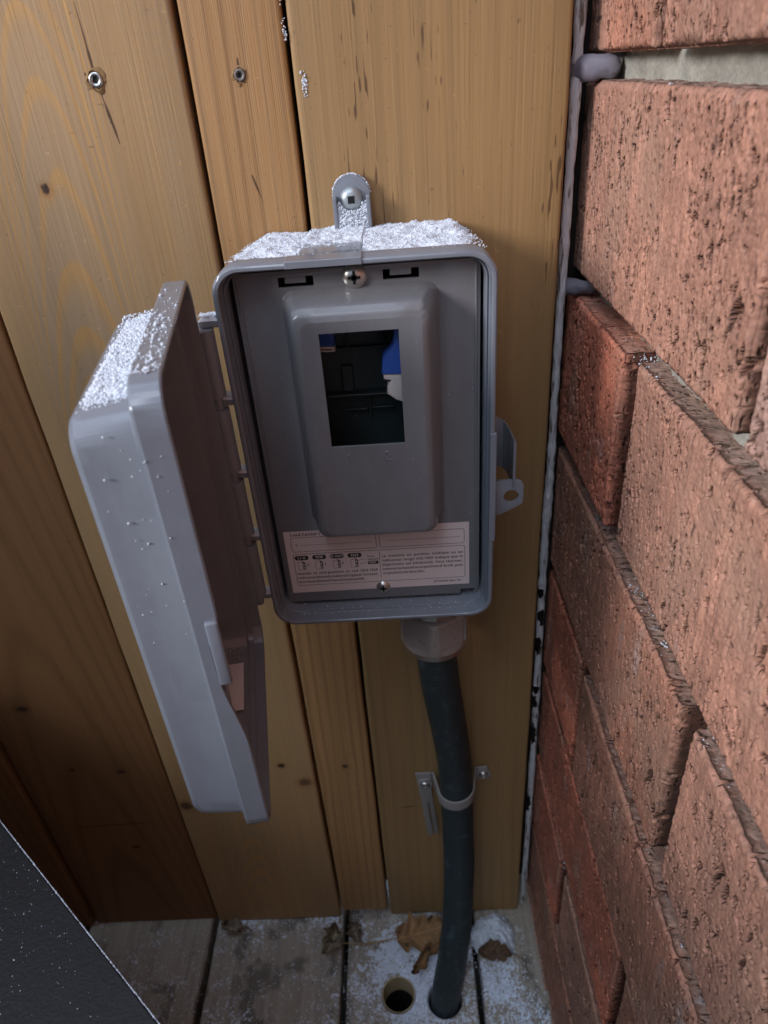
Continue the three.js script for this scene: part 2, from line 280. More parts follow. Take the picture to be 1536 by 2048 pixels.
// ───────────────────────── brick wall ─────────────────────────
const wall = thing('brick_wall', 'red rug-faced brick wall meeting the fence at the right', 'wall');
{
  const BX = 0.015, PITCH = 0.11, BH = 0.0985, BL = 0.2385, NZ = 340, NY = 140;
  function heights(seed) { // rug face: shallow waves, dragged pits and scratches, chipped edges (metres, outwards positive)
    const W = NZ * 2, Hh = NY * 2, A = new Float32Array(W * Hh), R = rng(seed);
    for (let j = 0; j < Hh; j++) for (let i = 0; i < W; i++) { const s = i / W * BL, t = j / Hh * BH;
      A[j * W + i] = 0.0008 * (fbm(s * 22, t * 14, seed, 3) - 0.5) + 0.0005 * (fbm(s * 420, t * 70, seed + 5, 3) - 0.5) + 0.00030 * (vn(s * 1300, t * 1100, seed + 6) - 0.5) + 0.00030 * (vn(s * 620, t * 420, seed + 7) - 0.5); }
    const n = 1700;
    for (let k = 0; k < n; k++) {
      const ci = R() * W, cj = R() * Hh, dens = fbm(ci / W * 6, cj / Hh * 3, seed + 8, 2); if (R() > dens * dens * 3.2) continue;
      const big = R() < 0.12, rx = (big ? 2.0 : 0.8) + R() * (big ? 2.4 : 1.2), ry = rx * (1.1 + R() * R() * 4.5), dep = (big ? 0.0024 : 0.0010) + R() * 0.0022, lean = (R() - 0.35) * 0.4, lip = R() < 0.25 ? 0.0002 : 0;
      for (let j = Math.floor(cj - ry * 1.8); j <= cj + ry * 1.8; j++) for (let i = Math.floor(ci - rx * 1.8 - ry * 0.5); i <= ci + rx * 1.8 + ry * 0.5; i++) {
        if (i < 0 || j < 0 || i >= W || j >= Hh) continue;
        const dy = (j - cj) / ry, dx = (i - ci - lean * (j - cj)) / rx, q = Math.hypot(dx, dy) + 0.5 * (hash(i, j, seed) - 0.5);
        if (q < 1.15) A[j * W + i] -= dep * (1 - sst(0.45, 1.15, q)); else if (q < 1.7 && dy < 0) A[j * W + i] += lip * (1 - sst(1.15, 1.7, q));
      }
    }
    for (let k = 0; k < 26; k++) { // long drag scratches
      let ci = R() * W, cj = R() * Hh * 0.7, len = (15 + R() * 90) , dep = 0.0004 + R() * 0.0008, sl = (R() - 0.4) * 0.22;
      for (let t = 0; t < len && cj + t < Hh; t++) { const i = Math.round(ci + sl * t + 1.2 * (vn(t * 0.1, k, seed) - 0.5)), e = Math.sin(t / len * Math.PI) * (0.4 + vn(t * 0.35, k, seed + 2)); if (i > 0 && i < W - 1) { A[Math.round(cj + t) * W + i] -= dep * e; A[Math.round(cj + t) * W + i + 1] -= dep * e * 0.6; } }
    }
    for (let j = 0; j < Hh; j++) for (let i = 0; i < W; i++) { // rounded, ragged arrises
      const s = i / W * BL, t = j / Hh * BH, e = Math.min(s, BL - s, t, BH - t), rg = 0.0009 + 0.0034 * fbm(s * 330, t * 330, seed + 11, 2) + 0.003 * sst(0.62, 0.8, fbm(s * 30, t * 30, seed + 12, 2)), q = clamp(1 - e / rg); A[j * W + i] -= 0.0030 * (1 - Math.sqrt(1 - q * q * 0.98)); }
    return { A, W, H: Hh };
  }
  function faceGeo(seed) {
    const { A, W, H } = heights(seed), at = (i, j) => A[Math.min(H - 1, j * 2) * W + Math.min(W - 1, i * 2)];
    const pos = [], uv = [], idx = [], col3 = [];
    for (let j = 0; j <= NY; j++) for (let i = 0; i <= NZ; i++) { col3.push(1, 1, 1); pos.push(-at(i, j), j / NY * BH, i / NZ * BL); uv.push(i / NZ, j / NY); }
    for (let j = 0; j < NY; j++) for (let i = 0; i < NZ; i++) { const a = j * (NZ + 1) + i, b = a + 1, c = a + NZ + 1, d = c + 1; idx.push(a, d, c, a, b, d); }
    // skirts back into the wall, with a rough drag-textured flank
    const skirt = (list, nx, du) => { const D = 0.032, base = pos.length / 3, S = 14; for (let q = 0; q <= S; q++) list.forEach((v, k) => { const x = pos[v * 3], y = pos[v * 3 + 1], z = pos[v * 3 + 2], f = q / S, n = q ? 0.0016 * (fbm(k * 0.10, q * 0.55, seed + 21, 3) - 0.5) + 0.0006 * (vn(k * 0.5, q * 1.7, seed + 22) - 0.5) : 0, g = vn(k * 0.8, q * 2.1, seed + 23), t = sst(0.0, 0.12, f + 0.10 * (g - 0.5)), e = nx[0] ? [0.24, 0.20, 0.18] : [1.0, 1.3, 1.5]; pos.push(x + D * f, y + nx[1] * n, z + nx[0] * n); uv.push(uv[v * 2] + du[0] * f * D / BL, uv[v * 2 + 1] + du[1] * f * D / BH); e.forEach((c) => col3.push(mix(1, c * (0.75 + 0.5 * g), t))); });  // end flanks tinted near-black: joint shade painted in, along with brown grit
      const L = list.length; for (let q = 0; q < S; q++) for (let k = 0; k + 1 < L; k++) { const a = base + q * L + k, b = a + 1, c = a + L, d = c + 1; idx.push(a, c, b, b, c, d); } };
    const row = (j) => Array.from({ length: NZ + 1 }, (_, i) => j * (NZ + 1) + i), col = (i) => Array.from({ length: NY + 1 }, (_, j) => j * (NZ + 1) + i);
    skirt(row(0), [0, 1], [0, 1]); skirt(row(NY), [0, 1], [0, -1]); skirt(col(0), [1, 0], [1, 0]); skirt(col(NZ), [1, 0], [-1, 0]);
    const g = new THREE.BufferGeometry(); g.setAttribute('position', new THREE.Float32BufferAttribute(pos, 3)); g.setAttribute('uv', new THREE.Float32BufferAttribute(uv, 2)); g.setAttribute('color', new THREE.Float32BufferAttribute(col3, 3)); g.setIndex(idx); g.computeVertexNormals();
    let lo = Infinity, hi = -Infinity; for (const q of A) { lo = Math.min(lo, q); hi = Math.max(hi, q); } lo = Math.max(lo, -0.005);
    const bump = tex(W, H, (u, v) => clamp((A[Math.floor(v * H) * W + Math.floor(u * W)] - lo) / (hi - lo)), false);
    return { g, bump, scale: hi - lo };
  }
  function brickTone(seed, hue) { return tex(640, 264, (u, v) => { const s = u * BL, t = v * BH;
    const m = fbm(s * 18, t * 18, seed, 4), g = fbm(s * 200, t * 80, seed + 3, 3), f = vn(s * 1000, t * 700, seed + 7), f2 = vn(s * 520, t * 380, seed + 9);
    let c = [0.645, 0.465, 0.38].map((q, i) => q * (1 + 0.34 * (m - 0.5)) * (1 + 0.30 * (g - 0.5)) * (1 + 0.22 * (vn(s * 1400, t * 1200, seed + 19) - 0.5)) * hue[i]);
    const ash = sst(0.52, 0.78, fbm(s * 26 + 3, t * 14, seed + 13, 4)); c = [mix(c[0], 0.60, ash * 0.55), mix(c[1], 0.47, ash * 0.55), mix(c[2], 0.39, ash * 0.55)];
    if (f > 0.90) c = c.map((q) => q * 0.72); if (f2 > 0.945) c = [0.72, 0.56, 0.46].map((q) => q * (0.85 + 0.2 * g)); if (vn(s * 260, t * 200, seed + 15) > 0.955) c = c.map((q) => q * 0.6);
    const fr = sst(0.70, 0.84, fbm(s * 60, t * 26, seed + 17, 4)) * (f > 0.45 ? 0.4 : 0.1); c = c.map((q, i) => mix(q, [0.74, 0.72, 0.74][i], fr));
    return c; }); }
  const VAR = [101, 202, 303, 404].map(faceGeo), TONE = [[1, 1, 1], [1.10, 0.90, 0.83], [1.03, 1.12, 1.20], [1.0, 0.95, 0.92]].map((h, i) => brickTone(500 + i * 40, h));
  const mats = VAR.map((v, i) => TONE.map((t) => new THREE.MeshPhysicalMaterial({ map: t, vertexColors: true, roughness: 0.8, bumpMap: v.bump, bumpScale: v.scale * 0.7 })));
  const plainBox = rbox(0.09, BH, BL, 0.045, BH / 2, BL / 2, 0.003);
  const plainMat = new THREE.MeshStandardMaterial({ color: 0xa87462, roughness: 0.85, bumpMap: rep(fine, 40), bumpScale: 0.001 });
  const offs = { 0: 0.079, 1: 0.2085, 2: 0.0985, 3: 0.217, 4: 0.0785, 5: 0.21, 6: 0.085, 7: 0.21, 8: 0.085, 9: 0.21 };
  const R = rng(77);
  for (let k = -14; k <= 9; k++) {
    const y0 = 0.785 - PITCH * k, off = (offs[k] ?? (k & 1 ? 0.21 : 0.085));
    for (let n = -2; n <= 5; n++) {
      const z0 = off + 0.006 + n * 0.25; if (z0 + BL < -0.09 || z0 > 1.3) continue;
      const seen = k >= -1 && k <= 8 && z0 < 0.42 && y0 > -0.12;
      const v = (Math.floor(R() * 4) + k + 8) % 4, t = { '1,-1': 0, '1,0': 2, '2,-1': 1, '2,0': 0, '3,-1': 3, '3,0': 0, '4,-1': 1, '4,0': 3, '4,1': 0, '0,0': 0, '0,-1': 3, '-1,0': 0, '-1,-1': 3, '5,-1': 1, '5,0': 3 }[k + ',' + n] ?? Math.floor(R() * 4), dx = (R() - 0.5) * 0.003, ry = (R() - 0.5) * 0.010, rx = (R() - 0.5) * 0.008;
      if (!seen && y0 < -0.2) continue;
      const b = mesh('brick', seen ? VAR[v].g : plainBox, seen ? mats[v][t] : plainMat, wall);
      b.position.set(BX + dx, y0, z0); b.rotation.set(rx, ry, 0);
      if (seen && R() < 0.5) { b.scale.z = 1; }
    }
  }
  // recessed, trowelled mortar
  const mg = new THREE.PlaneGeometry(1.5, 2.6, 620, 900), mp = mg.attributes.position;
  for (let i = 0; i < mp.count; i++) { const x = mp.getX(i), y = mp.getY(i); mp.setZ(i, 0.004 * (fbm(x * 40, y * 40, 601, 3) - 0.5) + 0.003 * (fbm(x * 160, y * 160, 604, 3) - 0.5)); }
  mg.computeVertexNormals(); mg.rotateY(-Math.PI / 2); mg.translate(BX + 0.0125, 1.1, 0.65);
  const mortarTone = tex(512, 512, (u, v) => { const k = 0.60 + 0.14 * (fbm(u * 30, v * 30, 611, 5) - 0.5) + 0.10 * (vn(u * 250, v * 250, 614) - 0.5); return [k * 1.0, k * 0.985, k * 0.90]; });
  mesh('mortar', mg, new THREE.MeshStandardMaterial({ map: rep(mortarTone, 7, 12), roughness: 0.92 }), wall);
  mesh('backing', rbox(0.1, 2.6, 1.5, BX + 0.085, 1.1, 0.65, 0.002), plainMat, wall);
}

// ───────────────────────── sealant bead in the corner ─────────────────────────
{
  const holes = [[0.437, 0.35, 0.5, 0.0040, 0.6], [0.4120, 0.6, 0.6, 0.0075, 0.62], [0.383, 0.30, 0.5, 0.0085, 0.5], [0.333, 0.35, 0.5, 0.0045, 0.45], [0.317, 0.30, 0.5, 0.0070, 0.45], [0.276, 0.30, 0.5, 0.0115, 0.45], [0.176, 0.15, 0.5, 0.012, 0.4]];
  const NU = 22, NV = 1400, pos = [], idx = [], ok = [], uvs = [];
  for (let j = 0; j <= NV; j++) {
    const y = -0.02 + j / NV * 1.02, lump = fbm(y * 22, 3, 701, 3) - 0.5, fineL = fbm(y * 130, 5, 703, 2) - 0.5;
    const pinch = Math.exp(-(((y - 0.79) % 0.11 + 0.11) % 0.11 < 0.02 ? 1 : 0) * 0.6), w = (0.0028 + 0.0012 * lump + 0.0007 * fineL) * (1 - 0.16 * [0.79, 0.672, 0.60, 0.545, 0.49, 0.455, 0.31, 0.165].reduce((q, p) => q + Math.exp(-(((y - p) / 0.004) ** 2)), 0)), cx = 0.0050 + 0.0014 * (fbm(y * 9, 9, 705, 2) - 0.5) + 0.0022 * sst(0.55, 0.15, y);
    for (let i = 0; i <= NU; i++) { const t = Math.PI * i / NU, n = 0.0009 * (vn(i * 0.6, y * 300, 707) - 0.5); pos.push(cx - Math.cos(t) * w, y, -0.0095 + Math.sin(t) * (w * 0.85 + n) ); uvs.push(i / NU, y);
      let keep = true; for (const [hy, hu, hw, hh] of holes) { const q = Math.hypot((i / NU - hu) / (hw * 0.62), (y - hy) / hh) + 0.9 * (fbm(i * 0.22, y * 320, 711, 2) - 0.5); if (q < 1) keep = false; } ok.push(keep); }
  }
  for (let j = 0; j < NV; j++) for (let i = 0; i < NU; i++) { const a = j * (NU + 1) + i, b = a + 1, c = a + NU + 1, d = c + 1; if (ok[a] && ok[b] && ok[c] && ok[d]) idx.push(a, d, c, a, b, d); }
  const g = new THREE.BufferGeometry(); g.setAttribute('position', new THREE.Float32BufferAttribute(pos, 3)); g.setAttribute('uv', new THREE.Float32BufferAttribute(uvs, 2)); g.setIndex(idx); g.computeVertexNormals();
  const t = thing('sealant_bead', 'thin pale glossy sealant bead running down the corner between fence and brick', 'sealant');
  const seal = new THREE.MeshPhysicalMaterial({ map: (() => { const q = tex(64, 2048, (u, v) => { const k = 0.78 + 0.10 * (fbm(u * 5, v * 220, 731, 3) - 0.5), d = sst(0.58, 0.76, fbm(u * 4, v * 90, 735, 4)); return [mix(k, 0.40, d), mix(k * 0.985, 0.35, d), mix(k * 0.98, 0.30, d)]; }); return q; })(), roughness: 0.36, bumpMap: rep(fine, 1, 20), bumpScale: 0.0002, side: THREE.DoubleSide });
  mesh('bead', g, seal, t);
  // squeezed into the mortar joint near the top
  const smear = (a, b, ry) => { const A = new THREE.Vector3(...a), B = new THREE.Vector3(...b), d = B.clone().sub(A), c = new THREE.CapsuleGeometry(0.0049, d.length(), 16, 44, 16); c.rotateZ(-Math.PI / 2); c.scale(1, ry, 1); const p = c.attributes.position; for (let i = 0; i < p.count; i++) { const k = 1.05 - 0.25 * clamp(p.getX(i) / d.length() + 0.5) + 0.5 * (fbm(p.getX(i) * 150 + 9, p.getY(i) * 150 + p.getZ(i) * 120, 721, 2) - 0.5); p.setXYZ(i, p.getX(i), p.getY(i) * Math.min(1.12, k + 0.12), p.getZ(i) * k * 0.8); } c.computeVertexNormals(); c.rotateY(Math.atan2(-d.z, d.x)); c.translate((A.x + B.x) / 2, (A.y + B.y) / 2, (A.z + B.z) / 2); return boxUV(c); };
  const seal2 = new THREE.MeshPhysicalMaterial({ color: 0x6c666d, roughness: 0.55, bumpMap: rep(fine, 60), bumpScale: 0.0003 });  // darker copy of the sealant, shade of the joint put into the colour
  mesh('smear', smear([0.004, 0.7792, -0.0125], [0.0200, 0.7788, 0.0010], 1.12), seal2, t);
  mesh('smear', smear([0.005, 0.6690, -0.0145], [0.0190, 0.6685, -0.004], 0.9), seal2, t);
}

// ───────────────────────── breaker box ─────────────────────────
// local frame: u right, v up, z out from the fence; origin at the middle of the box's foot on the fence
const BOX = [-0.1121, 0.5073, 0.0];
const box = thing('breaker_box', 'open grey plastic outdoor breaker box screwed to the fence', 'breaker box', BOX);
const W2 = 0.0646, HB = 0.2094, D = 0.095;
{
  const L = (i, z, r, j = i) => rrect(-W2 + i, W2 - i, j, HB - j, r, z, 8, 14);
  // housing: tapered shell, inside and out, with a floor
  mesh('housing', loft([L(0.0062, 0.0008, 0.008, 0.0085), L(0.0058, 0.0016, 0.0085, 0.008), L(0.0018, 0.0805, 0.0115), L(0.0035, 0.0805, 0.0105), L(0.0040, 0.079, 0.010), L(0.0072, 0.004, 0.007, 0.0095)], { cap0: true, cap1: true, crease: 0.5 }), M.plastic, box);
  // rim with a double ridge and a groove between
  mesh('rim', loft([L(0.0012, 0.0806, 0.0122), L(0, 0.0818, 0.013), L(0, 0.0935, 0.013), L(0.0004, 0.0945, 0.0127), L(0.0011, 0.095, 0.0122), L(0.0023, 0.095, 0.0115), L(0.0028, 0.0945, 0.0110), L(0.0030, 0.0880, 0.0108), L(0.0036, 0.0872, 0.0103), L(0.0042, 0.0880, 0.0098), L(0.0046, 0.0872, 0.0095), L(0.0050, 0.0806, 0.0092), L(0.0012, 0.0806, 0.0122)], { crease: 0.45 }), M.plastic, box);
  // raised lip segments on the rim: top middle, right
  mesh('rim_step', rbox(0.0345, 0.0034, 0.0125, -0.01275, HB - 0.0011, 0.0893, 0.0005), M.plastic, box);
  mesh('rim_step', rbox(0.0034, 0.066, 0.011, W2 - 0.0011, 0.087, 0.0901, 0.0005), M.plastic, box);

  // inner cover plate with two slots
  const P0 = [-0.0572, 0.0581, 0.0072, 0.2030], pz = 0.0815, slots = [[-0.0360, -0.0195, 0.1955, 0.2000], [0.0130, 0.0297, 0.1960, 0.2005]];
  const sh = new THREE.Shape(); { const [a, b, c, d] = P0; sh.moveTo(a, c); sh.lineTo(b - 0.011, c); sh.lineTo(b - 0.011, c + 0.0032); sh.lineTo(b - 0.0025, c + 0.0032); sh.lineTo(b - 0.0025, c); sh.lineTo(b, c); sh.lineTo(b, d); sh.lineTo(a, d); sh.closePath(); }
  for (const [a, b, c, d] of slots) sh.holes.push(rectPath(a, b, c, d));
  sh.holes.push(rectPath(-0.0338, 0.0366, 0.066, 0.192));
  const plate = mesh('cover_plate', extr(sh, 0.0022, pz - 0.0022, 0.0003), M.panel, box);
  for (const [a, b, c, d] of slots) mesh('plate_tab', rbox((b - a) * 0.60, (d - c) * 0.74, 0.0014, (a + b) / 2 - 0.0002, (c + d) / 2 + 0.0008, pz - 0.0016, 0.0003), M.panel, plate);
  mesh('plate_edge', [rbox(0.0011, 0.194, 0.0012, P0[1] - 0.0022, 0.105, pz + 0.0005, 0.0004), rbox(0.0010, 0.192, 0.001, P0[0] + 0.0022, 0.105, pz + 0.0004, 0.0004), rbox(0.0016, 0.194, 0.016, P0[1] - 0.0008, 0.106, pz - 0.009, 0.0004), rbox(0.0016, 0.194, 0.016, P0[0] + 0.0008, 0.106, pz - 0.009, 0.0004), rbox(0.103, 0.0016, 0.012, -0.004, P0[2] + 0.0010, pz - 0.0072, 0.0004)], M.panel, plate);
  // raised breaker hood with window
  const C = (x0, x1, y0, y1, r, z) => rrect(x0, x1, y0, y1, r, z, 8, 14);
  const hood = loft([C(-0.0357, 0.0387, 0.0640, 0.1940, 0.0062, pz + 0.0001), C(-0.0352, 0.0382, 0.0642, 0.1932, 0.0060, pz + 0.0006), C(-0.0344, 0.0374, 0.0644, 0.1922, 0.0058, pz + 0.0022), C(-0.0318, 0.0346, 0.0647, 0.1902, 0.0055, pz + 0.0125), C(-0.0310, 0.0338, 0.0649, 0.1894, 0.0055, pz + 0.0156), C(-0.0297, 0.0326, 0.0655, 0.1878, 0.0052, pz + 0.0178), C(-0.0280, 0.0310, 0.0665, 0.1858, 0.0048, pz + 0.0190), C(-0.0262, 0.0294, 0.0680, 0.1838, 0.0044, pz + 0.0194)], { crease: 0.5 });
  const wn = [-0.0179, 0.0187, 0.1203, 0.1785];
  const front = (() => { const s = new THREE.Shape(C(-0.0262, 0.0294, 0.0680, 0.1838, 0.0044, 0).map(([x, y]) => new THREE.Vector2(x, y))); s.holes.push(rectPath(...wn)); const g = new THREE.ExtrudeGeometry(s, { depth: 0.0018, bevelEnabled: false }); g.translate(0, 0, pz + 0.0194 - 0.0018); return boxUV(g); })();
  const hoodM = mesh('breaker_hood', [hood, front], M.panel, box);
  // moulded numerals 1 and 2
  const font = await new FontLoader().loadAsync('fonts/droid/droid_sans_regular.typeface.json');
  for (const [s, x, y] of [['1', -0.0115, 0.1112], ['2', 0.0078, 0.1116]]) { const g = new TextGeometry(s, { font, size: 0.0050, depth: 0.00025, curveSegments: 5, bevelEnabled: true, bevelSize: 0.0001, bevelThickness: 0.0001, bevelSegments: 1 }); g.translate(x, y, pz + 0.0194); mesh('numeral', boxUV(g), M.panel, hoodM); }
  // breakers inside
  const br = mesh('breaker', [rbox(0.054, 0.112, 0.03, 0.002, 0.135, 0.045, 0.001), rbox(0.040, 0.0012, 0.004, 0.0, 0.1580, 0.0618), rbox(0.046, 0.0018, 0.007, 0.002, 0.1330, 0.0630), rbox(0.012, 0.0008, 0.003, -0.006, 0.1240, 0.0625), rbox(0.012, 0.0008, 0.003, 0.008, 0.1245, 0.0625), rbox(0.0015, 0.014, 0.003, 0.001, 0.126, 0.0615), rbox(0.0014, 0.022, 0.004, -0.0085, 0.1695, 0.0615), rbox(0.0014, 0.022, 0.004, 0.0115, 0.1695, 0.0615), rbox(0.006, 0.014, 0.004, -0.0095, 0.1415, 0.0615)], M.black, box);
  mesh('terminal_ring', new THREE.TorusGeometry(0.0055, 0.0008, 8, 32).translate(0.0015, 0.1745, 0.0615), M.black, br);
  const handle = (x, y, z, w, h, k, q) => {
    const cap = extr([[-w * 0.5, 0], [w * 0.62, -0.0006 * k], [w * 0.62, h], [w * 0.02, h], [-w * 0.04, h * 0.62], [-w * 0.16, h * 0.52], [-w * 0.42, h * 0.38], [-w * 0.48, h * 0.2]], 0.009, 0, 0.0017); cap.translate(x, y, z);
    const lo = extr([[-w * 0.46, 0.0002], [w * 0.6, -0.0004], [w * 0.6, -h * q], [w * 0.2, -h * q], [-w * 0.05, -h * q * 0.9], [-w * 0.36, -h * q * 0.67], [-w * 0.33, -h * q * 0.4], [-w * 0.20, -h * q * 0.22], [-w * 0.44, -h * q * 0.18]], 0.008, 0.0002, 0.0014); lo.translate(x, y, z);
    const t = mesh('handle', lo, M.beige, br); t.userData.label = 'beige breaker handle with a blue cap'; mesh('handle_cap', cap, M.blue, br).userData.label = 'blue cap of the breaker handle';
  };
  handle(0.0162, 0.1520, 0.0795, 0.0140, 0.0250, 1, 0.62); handle(-0.0205, 0.1622, 0.0620, 0.0110, 0.020, 0.6, 0.18);
  // screws
  const pan = (x, y, z, r) => {
    const pr = [[0.0001, r * 0.55], [r * 0.35, r * 0.52], [r * 0.65, r * 0.42], [r * 0.88, r * 0.22], [r, 0.0001]].map((p) => new THREE.Vector2(...p)).reverse();
    const g = new THREE.LatheGeometry(pr, 36); g.rotateX(Math.PI / 2); g.translate(x, y, z); const s = mesh('cover_screw', boxUV(g), M.zinc, box);
    mesh('cross_slot', [rbox(r * 1.0, r * 0.22, r * 0.3, x, y, z + r * 0.43, 0.0001), rbox(r * 0.22, r * 1.0, r * 0.3, x, y, z + r * 0.43, 0.0001), rbox(r * 0.42, r * 0.42, r * 0.3, x, y, z + r * 0.43, 0.0001)], M.recess, s);
  };
  pan(-0.0003, 0.1985, pz, 0.0060); pan(0.0008, 0.0155, pz, 0.0045);
  // mounting ear on top, with side ribs and a strap over the top face
  const ear = new THREE.Shape(); { const cx = -0.0023, r = 0.0101, yt = 0.2224; ear.moveTo(cx - r, 0.195); ear.lineTo(cx - r, yt); ear.absarc(cx, yt, r, Math.PI, 0, true); ear.lineTo(cx + r, 0.195); ear.closePath(); }
  const em = mesh('mounting_ear', [extr(ear, 0.0045, 0.0005, 0.0008), rbox(0.0024, 0.028, 0.0068, -0.0113, 0.2085, 0.0068, 0.0008), rbox(0.0024, 0.028, 0.0068, 0.0067, 0.2085, 0.0068, 0.0008)], M.plastic, box);
  const strapG = extr([[0.001, 0.1995], [0.080, 0.2083], [0.080, 0.2098], [0.010, 0.2050], [0.001, 0.2030]], 0.029, -0.0145, 0.0005); strapG.rotateY(-Math.PI / 2); strapG.scale(-1, 1, 1); { const p = strapG.attributes.position; const a = strapG.attributes.normal; for (let i = 0; i < p.count; i += 3) { for (const A of [p, a]) { const t = [A.getX(i + 1), A.getY(i + 1), A.getZ(i + 1)]; A.setXYZ(i + 1, A.getX(i + 2), A.getY(i + 2), A.getZ(i + 2)); A.setXYZ(i + 2, ...t); } } } strapG.translate(-0.011, 0, 0);
  mesh('top_strap', boxUV(toCreasedNormals(strapG, 0.5)), M.plastic, box);
  { const r = 0.0060, pr = [[r, 0.0001], [r * 0.97, r * 0.25], [r * 0.82, r * 0.5], [r * 0.5, r * 0.68], [0.0001, r * 0.72]].map((p) => new THREE.Vector2(...p)); const g = new THREE.LatheGeometry(pr, 36); g.rotateX(Math.PI / 2); g.translate(-0.0024, 0.2206, 0.005); const s = mesh('mounting_screw', boxUV(g), M.screwPaint, box); mesh('square_recess', rbox(r * 0.62, r * 0.62, 0.0004, -0.0024, 0.2206, 0.005 + r * 0.70, 0.0001), M.recess, s); }
  // catch and padlock hasp at the right
  const cat = extr([[W2 - 0.001, 0.066], [W2 + 0.0085, 0.066], [W2 + 0.0112, 0.070], [W2 + 0.0122, 0.086], [W2 + 0.0108, 0.0862], [W2 + 0.0098, 0.0708], [W2 + 0.0078, 0.0677], [W2 - 0.001, 0.0677]], 0.031, 0, 0.0003); // drawn in (u, z), swept along v
  cat.rotateX(-Math.PI / 2); cat.scale(1, 1, -1); { const p = cat.attributes.position, n = cat.attributes.normal; for (let i = 0; i < p.count; i += 3) for (const A of [p, n]) { const t = [A.getX(i + 1), A.getY(i + 1), A.getZ(i + 1)]; A.setXYZ(i + 1, A.getX(i + 2), A.getY(i + 2), A.getZ(i + 2)); A.setXYZ(i + 2, ...t); } for (let i = 0; i < p.count; i++) { const f = clamp((p.getX(i) - W2) / 0.012); p.setY(i, p.getY(i) * (1 - 0.1 * f) - f * f * 0.006); } }
  cat.translate(0, 0.0875, 0); mesh('catch', boxUV(toCreasedNormals(cat, 0.5)), M.plastic, box);
  const hs = new THREE.Shape(); { const a = W2 - 0.001, b = W2 + 0.0172, y0 = 0.0645, y1 = 0.0862; hs.moveTo(a, y0); hs.lineTo(a + 0.0055, y0); hs.lineTo(b - 0.001, 0.0708); hs.lineTo(b, 0.0728); hs.lineTo(b, y1 - 0.005); hs.quadraticCurveTo(b, y1, b - 0.005, y1); hs.lineTo(a, y1); hs.closePath(); const h = new THREE.Path(); h.absarc(W2 + 0.0105, 0.0762, 0.0040, 0, Math.PI * 2); hs.holes.push(h); }
  mesh('hasp', extr(hs, 0.0024, 0.083, 0.0004), M.plastic, box);
  // hinge arms on the box
  for (const v of [0.1843, 0.1452, 0.1039, 0.0638, 0.0227]) mesh('hinge_arm', [rbox(0.0115, 0.0034, 0.0070, -W2 - 0.0035, v, 0.0905, 0.0008)], M.plastic, box);
}

